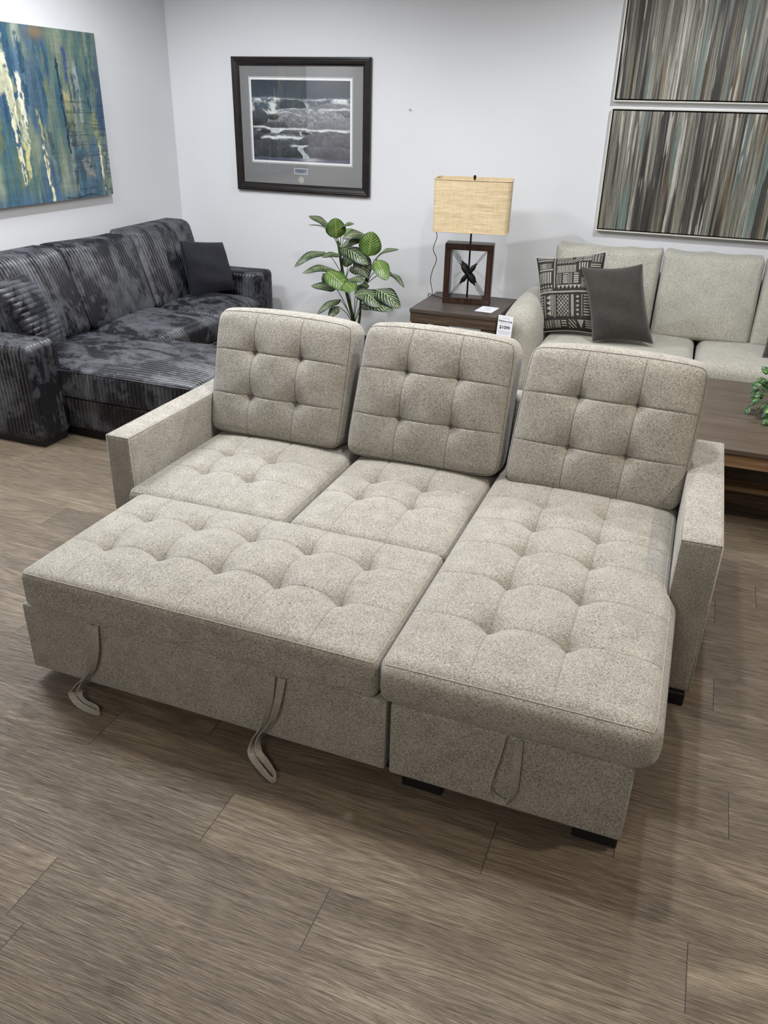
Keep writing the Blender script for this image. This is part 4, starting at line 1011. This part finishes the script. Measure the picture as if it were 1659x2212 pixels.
# framed print
def seascape(a, b):
    # b up
    n = len(a); a0_, b0_ = a, b; a = a+.030*(fbm(a0_*11, b0_*11, 201, 4)-.5); b = b+.034*(fbm(a0_*9, b0_*12, 211, 4)-.5)
    c = lerpc(b, [(0, (.030, .040, .065)), (.6, (.05, .06, .08)), (.80, (.035, .045, .06)), (1, (.028, .034, .045))])
    tx = fbm(a*9, b*9, 5, 5); tf = fbm(a*40, b*40, 15, 3)
    # foam wave band
    top = .775+.01*np.sin(a*9); bot = .60+.05*fbm(a*5, a*0, 3)
    wv_ = (b < top) & (b > bot-.05); fm = smooth01((fbm(a*14, b*10, 21, 5)-.36)/.28)
    cc = np.array([.06, .075, .09])[None]*(1-fm)[:, None]+np.array([.50, .52, .50])[None]*fm[:, None]; c[wv_] = cc[wv_]
    ridge = np.exp(-((b-top)/.012)**2)*.35; c = c+ridge[:, None]*np.array([.5, .52, .55])*(.4+.6*tx[:, None])
    m_ = (a > .28) & (a < .56) & (b > .66) & (b < .765+.0*a) & (((a-.42)/.14)**2+((b-.68)/.09)**2 < 1); c[m_] = (np.array([.035, .043, .055])[None]*(.6+tx[:, None]))[m_]
    def rock(cx_, cy_, rx, ry, col, lite=.6):
        nonlocal c
        dx_ = (a-cx_)/rx; dy_ = (b-cy_)/ry; dy_ = np.where(dy_ < 0, dy_*.8, dy_)
        d = np.abs(dx_)**2.2+np.abs(dy_)**2+.30*(fbm(a*6, b*6, int(cx_*90)+31, 3)-.5); m = (d < 1)
        lit = np.clip((b-cy_)/ry*.5+.5, 0, 1); vein = smooth01((fbm(a*26+cx_*5, b*40+a*12, 41, 4)-.56)/.08)
        k = (.40+.95*lit)*(.70+.6*tf)*(.65+.7*tx)*(1+.5*np.exp(-((1-d)/.08)**2)*(lit > .5)); cc = np.array(col)[None]*k[:, None]*(1+.45*lite*vein[:, None])
        c[m] = cc[m]
    def foam(y0, amp, th, x0, x1, seed, s=1):
        amp = amp*1.6
        nonlocal c
        yy = y0+amp*(fbm(a*6, a*0+seed, seed, 3)-.5); m = np.exp(-((b-yy)/(th*(.5+fbm(a*12, b*20, seed+2, 2))))**2)*smooth01((a-x0)/.06+.5)*smooth01((x1-a)/.06+.5)
        m = np.clip(m*s*(.5+fbm(a*30, b*40, seed+5, 3)), 0, 1)[:, None]; c = c*(1-m)+np.array([.58, .60, .60])*m
    rock(.86, .60, .28, .13, (.095, .10, .11)); foam(.66, .03, .012, .70, 1.0, 90, .8)
    rock(.57, .50, .42, .165, (.13, .135, .145), 1.5); rock(.93, .42, .30, .15, (.11, .115, .125))
    foam(.60, .02, .010, .12, .40, 93, .6)
    rock(.05, .53, .12, .10, (.04, .042, .048)); rock(.24, .44, .13, .05, (.045, .047, .052)); rock(.22, .55, .06, .03, (.05, .05, .055))
    foam(.405, .03, .012, 0, 1.0, 95, 1.0); foam(.37, .04, .02, .05, .6, 96, .9)
    rock(.04, .30, .12, .07, (.04, .04, .045)); rock(.14, .37, .06, .025, (.03, .03, .035)); rock(.38, .35, .11, .05, (.055, .056, .062)); rock(.55, .36, .05, .02, (.03, .03, .035))
    foam(.29, .04, .022, .10, .55, 98, 1.1)
    rock(.72, .22, .27, .12, (.06, .058, .066)); rock(.88, .25, .16, .10, (.075, .073, .08)); rock(.22, .12, .30, .15, (.038, .040, .050)); rock(.42, .14, .14, .08, (.04, .042, .05)); rock(.72, .10, .20, .10, (.052, .05, .06)); rock(.92, .10, .14, .10, (.06, .058, .066))
    fl = (np.abs(a-.52-.03*np.sin(b*30)) < .028+.05*np.clip(.1-b, 0, 1)) & (b < .20); fmm = .35+.65*fbm(a*50, b*18, 77, 3); cc = np.array([.50, .53, .55])[None]*fmm[:, None]; c[fl] = cc[fl]
    foam(.20, .02, .010, .40, .56, 99, 1.0)
    w = b < .045; c[w] = (np.array([.07, .075, .11])[None]*(.5+fbm(a*10, b*90, 55, 3)[:, None]))[w]
    m = np.clip(np.exp(-((a-.60)/.10)**2-((b-.03)/.02)**2), 0, 1)[:, None]*.6; c = c*(1-m)+np.array([.5, .52, .55])*m
    return c*1.45
fp = empty('framed_print', (-2.87, WY-.03, 1.12), 'framed seascape print of waves over rocks with grey mat in a wide dark frame', 'picture')
x0, x1, z0, z1 = -3.418, -2.326, 1.122, 2.017; fwid = .058; yF = WY-.034
def mitred(x0, x1, z0, z1, prof):
    "prof: list of (inset, y)"
    V = []; Fs = []
    for (d, y) in prof: V += [(x0+d, y, z0+d), (x1-d, y, z0+d), (x1-d, y, z1-d), (x0+d, y, z1-d)]
    for i in range(len(prof)-1):
        for k in range(4): l = (k+1) % 4; Fs.append((i*4+k, i*4+l, (i+1)*4+l, (i+1)*4+k))
    return MB().add(V, Fs)
mitred(x0, x1, z0, z1, [(0, WY-.002), (0, yF+.006), (.003, yF+.002), (.012, yF), (.018, yF+.003), (.022, yF+.002), (.040, yF+.006), (.052, yF+.014), (.056, yF+.014), (.058, yF+.017), (.058, WY-.002)]).build('frame', M['frame_black'], fp)
MB().box(x0+.03, x1-.03, WY-.014, WY-.006, z0+.03, z1-.03, .0005).build('mat_board', M['mat_grey'], fp)
ix0, ix1, iz0, iz1 = -3.268, -2.481, 1.338, 1.872
mitred(ix0-.014, ix1+.014, iz0-.014, iz1+.014, [(0, WY-.0145), (0, WY-.0155), (.014, WY-.0155), (.014, WY-.0143)]).build('inner_mat', M['mat_white'], fp)
mitred(ix0-.020, ix1+.020, iz0-.020, iz1+.020, [(0, WY-.0142), (0, WY-.0150), (.002, WY-.0150), (.002, WY-.0142)]).build('mat_bevel', M['mat_white'], fp)
grid_panel('print', (ix0, WY-.0148, iz0), (ix1-ix0, 0, 0), (0, 0, iz1-iz0), 440, 300, seascape, M['print'], fp)
px_, pz_ = -2.880, 1.272
mitred(px_-.055, px_+.055, pz_-.020, pz_+.020, [(0, WY-.014), (0, WY-.0155), (.003, WY-.0155), (.003, WY-.014)]).build('plaque_border', M['mat_white'], fp)
pq = MB().box(px_-.052, px_+.052, WY-.0152, WY-.0138, pz_-.017, pz_+.017, .0003).build('plaque', M['plaque'], fp)
m = MB()
for (zo, wl) in ((.006, .042), (-.004, .018)):
    a = -wl
    while a < wl: l = random.uniform(.004, .010); m.box(px_+a, px_+min(a+l, wl), WY-.0156, WY-.0151, pz_+zo-.002, pz_+zo+.002, .0001); a += l+.0025
m.build('engraving', M['ink'], pq)
def disc(c, r, y0, y1, n=32):
    V = []; Fs = []
    for y in (y0, y1): V += [(c[0]+r*math.cos(2*math.pi*k/n), y, c[1]+r*math.sin(2*math.pi*k/n)) for k in range(n)]
    for k in range(n): l = (k+1) % n; Fs.append((k, l, n+l, n+k))
    Fs.append(tuple(range(n))); Fs.append(tuple(n+k for k in range(n))[::-1]); return MB().add(V, Fs)
md = disc((-2.878, 1.213), .021, WY-.014, WY-.0152).build('medallion_ring', M['mat_white'], fp)
disc((-2.878, 1.213), .0185, WY-.014, WY-.0156).build('medallion_mount', M['mat_grey'], fp)
disc((-2.878, 1.213), .014, WY-.014, WY-.0165).build('medallion', M['gold'], fp)
MB().box(x0+.055, x1-.055, WY-.0215, WY-.0200, z0+.055, z1-.055, .0002).build('glass_pane', M['glass'], fp)

# abstract canvas on the left wall
def abstract(a, b):
    # a: 0 = left (near), 1 = right (far) ; b up
    xx = a+.012*(fbm(a*8, b*6, 61)-.5)
    k = fbm(xx*14, b*1.6, 62, 4); k2 = fbm(xx*6, b*1.4, 63, 3); f = fbm(xx*60, b*5, 64, 3)
    c = lerpc(.55*k+.25*k2+.2*f+.02, [(.22, (.018, .05, .10)), (.38, (.045, .115, .16)), (.48, (.10, .17, .155)), (.57, (.19, .235, .17)), (.68, (.27, .32, .27)), (.8, (.36, .42, .40))])
    bl = smooth01((fbm(xx*7, b*1.5+4, 66, 3)-.52)/.12)[:, None]*.75; c = c*(1-bl)+np.array([.035, .10, .20])*bl*(.5+f[:, None])
    gr = smooth01((fbm(xx*5, b*2+8, 67, 3)-.55)/.12)[:, None]*.5; c = c*(1-gr)+np.array([.19, .22, .09])*gr*(.5+f[:, None])
    low = smooth01((.10-b)/.10)[:, None]*.7; c = c*(1-low)+np.array([.055, .13, .22])*low*(.5+f[:, None])
    hz = fbm(a*9, b*70, 90, 3); vt = fbm(a*120, b*9, 91, 3)
    c = c*(.72+.36*hz+.30*vt)[:, None]
    def dab(x0, x1, b0, b1, w0, w1, col, s=1.0, rag=.016, hard=.25):
        nonlocal c
        t = np.clip((b-b1)/(b0-b1+1e-9), 0, 1); xc = x1+(x0-x1)*t+rag*(fbm(b*30, b*0+x0*9, int(x0*77)+70, 4)-.5)
        w = (w1+(w0-w1)*t)*(.55+.9*fbm(b*24, b*0+5, int(x1*99)+7, 4))
        en = smooth01((b0+.05*(fbm(a*60, b*0, 93, 2)-.5)-b)/.03)*smooth01((b-b1+.05*(fbm(a*60, b*0, 94, 2)-.5))/.03)
        m = smooth01((1-np.abs(a-xc)/w)/hard)*en*s*smooth01((fbm(a*70, b*26, 71+int(x0*50), 3)-.30)/.15); m = np.clip(m, 0, 1)[:, None]
        c = c*(1-m)+np.array(col)*(.75+.5*fbm(a*90, b*40, 72, 2))[:, None]*m
    for q in range(46):
        r_ = np.random.RandomState(300+q); x = r_.uniform(0, 1); bb = r_.uniform(.2, 1.05); ln = r_.uniform(.15, .5)
        colr = [(.03, .085, .13), (.045, .12, .16), (.02, .05, .09), (.22, .27, .20), (.30, .34, .27), (.16, .19, .09), (.10, .15, .22), (.34, .38, .38)][r_.randint(8)]
        dab(x, x+r_.uniform(-.01, .02), bb, bb-ln, r_.uniform(.006, .022), r_.uniform(.004, .014), colr, r_.uniform(.5, .9))
    dab(.10, .13, .95, .30, .03, .02, (.34, .36, .22), .8); dab(.20, .22, .7, .1, .02, .02, (.62, .60, .40), .9)
    dab(.36, .39, .98, .60, .05, .045, (.50, .50, .36), .9); dab(.406, .43, .86, .10, .020, .010, (.74, .72, .52)); dab(.40, .44, .80, .45, .030, .018, (.48, .50, .33), .8)
    dab(.432, .442, .75, .33, .007, .005, (.78, .75, .58)); dab(.476, .474, .76, .33, .016, .022, (.80, .79, .66)); dab(.455, .460, .72, .30, .016, .02, (.34, .37, .22), .7); dab(.47, .455, .36, .12, .018, .012, (.62, .60, .30), .9)
    dab(.560, .575, .56, .36, .008, .008, (.50, .47, .22), .8); dab(.568, .586, .36, -.02, .010, .015, (.80, .76, .52)); dab(.574, .578, .33, .18, .006, .005, (.40, .27, .06), .8)
    dab(.937, .949, .36, .03, .010, .006, (.74, .72, .50)); dab(.925, .93, .55, .30, .02, .014, (.30, .34, .16), .7)
    dab(.718, .736, .85, .25, .009, .008, (.012, .04, .07)); dab(.779, .774, .92, .68, .014, .008, (.05, .08, .24), .9); dab(.778, .80, .70, .50, .004, .004, (.03, .04, .12))
    dab(.892, .905, .77, .50, .008, .010, (.03, .09, .13)); dab(.97, .98, .8, .1, .02, .014, (.05, .08, .17), .7); dab(.60, .62, .98, .55, .016, .012, (.03, .09, .13), .8); dab(.50, .52, .98, .5, .014, .014, (.02, .07, .12), .8)
    dab(.755, .760, .68, .52, .022, .016, (.42, .38, .20), .9, hard=.1); dab(.76, .79, .50, .30, .035, .045, (.045, .06, .07), .7); dab(.80, .83, .30, .10, .05, .05, (.06, .07, .10), .6); dab(.83, .86, .26, .10, .03, .03, (.30, .31, .27), .7, hard=.1)
    dab(.80, .82, .62, .30, .03, .03, (.24, .29, .26), .6)
    o = np.exp(-((a-.62)/.05)**2-((b-.97)/.04)**2)[:, None]*.75; c = c*(1-o)+np.array([.30, .20, .08])*o
    hm = (smooth01((fbm(a*14, b*120, 95, 2)-.60)/.08)*smooth01((a-.70)/.05)*smooth01((.66-b)/.05)*(.4+fbm(a*30, b*20, 96, 2)))[:, None]*.5; c = c*(1-hm)+np.array([.02, .035, .04])*hm
    wl = (np.exp(-((b-(.006+.05*np.clip(a-.70, 0, 1)+.006*np.sin(a*40)))/.005)**2)*smooth01((a-.64)/.04)*smooth01((.90-a)/.02))[:, None]*.85; c = c*(1-wl)+np.array([.015, .02, .03])*wl
    return c*.95
ap = empty('painting', (WX+.02, 4.3, 1.125), 'large unframed teal and gold abstract canvas on the left wall', 'painting')
y0, y1, z0, z1 = 3.55, 4.966, 1.126, 2.099; xF = WX+.045
MB().box(WX+.003, xF-.001, y0, y1, z0, z1, .002).build('stretcher', M['canvas'], ap)
grid_panel('canvas', (xF, y0, z0), (0, y1-y0, 0), (0, 0, z1-z0), 700, 420, abstract, M['oil'], ap)

# little nail left in the wall
nl = MB(); nl.tube([(-2.036, WY-.001, 1.700), (-2.036, WY-.012, 1.703)], .0018, 6); nl.tube([(-2.036, WY-.012, 1.703), (-2.036, WY-.014, 1.7035)], .005, 8)
o = nl.build('nail', M['leg']); prop(o, 'tiny dark nail left in the bare wall between the framed print and the lamp', 'nail')

# ------------------------------------------------------------------ lights
def spot(name, loc, tgt, power, color, ang=110, blend=.6, size=.05):
    l = bpy.data.lights.new(name, 'SPOT'); l.energy = power; l.color = color; l.spot_size = math.radians(ang); l.spot_blend = blend; l.shadow_soft_size = size
    o = bpy.data.objects.new(name, l); COL.objects.link(o); o.location = loc
    d = Vector(tgt)-Vector(loc); o.rotation_euler = d.to_track_quat('-Z', 'Y').to_euler(); return o
def area(name, loc, sx, sy, power, color, rot=(0, 0, 0)):
    l = bpy.data.lights.new(name, 'AREA'); l.shape = 'RECTANGLE'; l.size = sx; l.size_y = sy; l.energy = power; l.color = color
    o = bpy.data.objects.new(name, l); COL.objects.link(o); o.location = loc; o.rotation_euler = rot; return o
COOL = (1.0, .985, .95); WARM = (1.0, .86, .68)
spot('ceiling_spot', (-.45, 2.50, 2.80), (-.8, 2.4, 0), 92, (1, .975, .93), 150, .5, .06)
spot('ceiling_spot', (-2.8, 3.9, 2.80), (-2.95, 4.35, 0), 95, (.94, .965, 1), 152, .5, .035)
spot('ceiling_spot', (.05, 4.25, 2.80), (-.05, 4.65, 0), 100, (.94, .965, 1), 152, .5, .035)
spot('ceiling_spot', (1.5, 1.85, 2.80), (.4, 2.0, .3), 95, WARM, 120, .6, .05)
area('ceiling_area_light', (-3.3, 2.75, 2.82), .9, .5, 58, (.97, .98, 1))
area('ceiling_area_light', (-1.45, 2.95, 2.82), .6, .3, 25, (.95, .97, 1))
area('ceiling_area_light', (-.5, -1.6, 2.82), 1.2, .6, 60, (1, .94, .85))  # unseen fill light, added behind the camera to lift the sofa fronts
area('ceiling_area_light', (2.8, 3.6, 2.82), 1.2, .6, 25, (1, .97, .92))
w = bpy.data.worlds.new('world'); scene.world = w; w.use_nodes = True
w.node_tree.nodes['Background'].inputs[0].default_value = (.8, .85, 1, 1); w.node_tree.nodes['Background'].inputs[1].default_value = .2

# ------------------------------------------------------------------ camera
cd = bpy.data.cameras.new('camera'); cam_o = bpy.data.objects.new('camera', cd); COL.objects.link(cam_o)
cd.sensor_fit = 'VERTICAL'; cd.sensor_height = 36.0; cd.lens = F/2212*36.0; cd.clip_start = .05
R3 = Matrix(((rt[0], up[0], -fw[0]), (rt[1], up[1], -fw[1]), (rt[2], up[2], -fw[2])))
cam_o.matrix_world = Matrix.Translation((0, 0, H)) @ R3.to_4x4()
scene.camera = cam_o
vs = scene.view_settings; vs.view_transform = 'Standard'; vs.look = 'None'; vs.exposure = 0.15; vs.gamma = 1.0; vs.use_curve_mapping = False
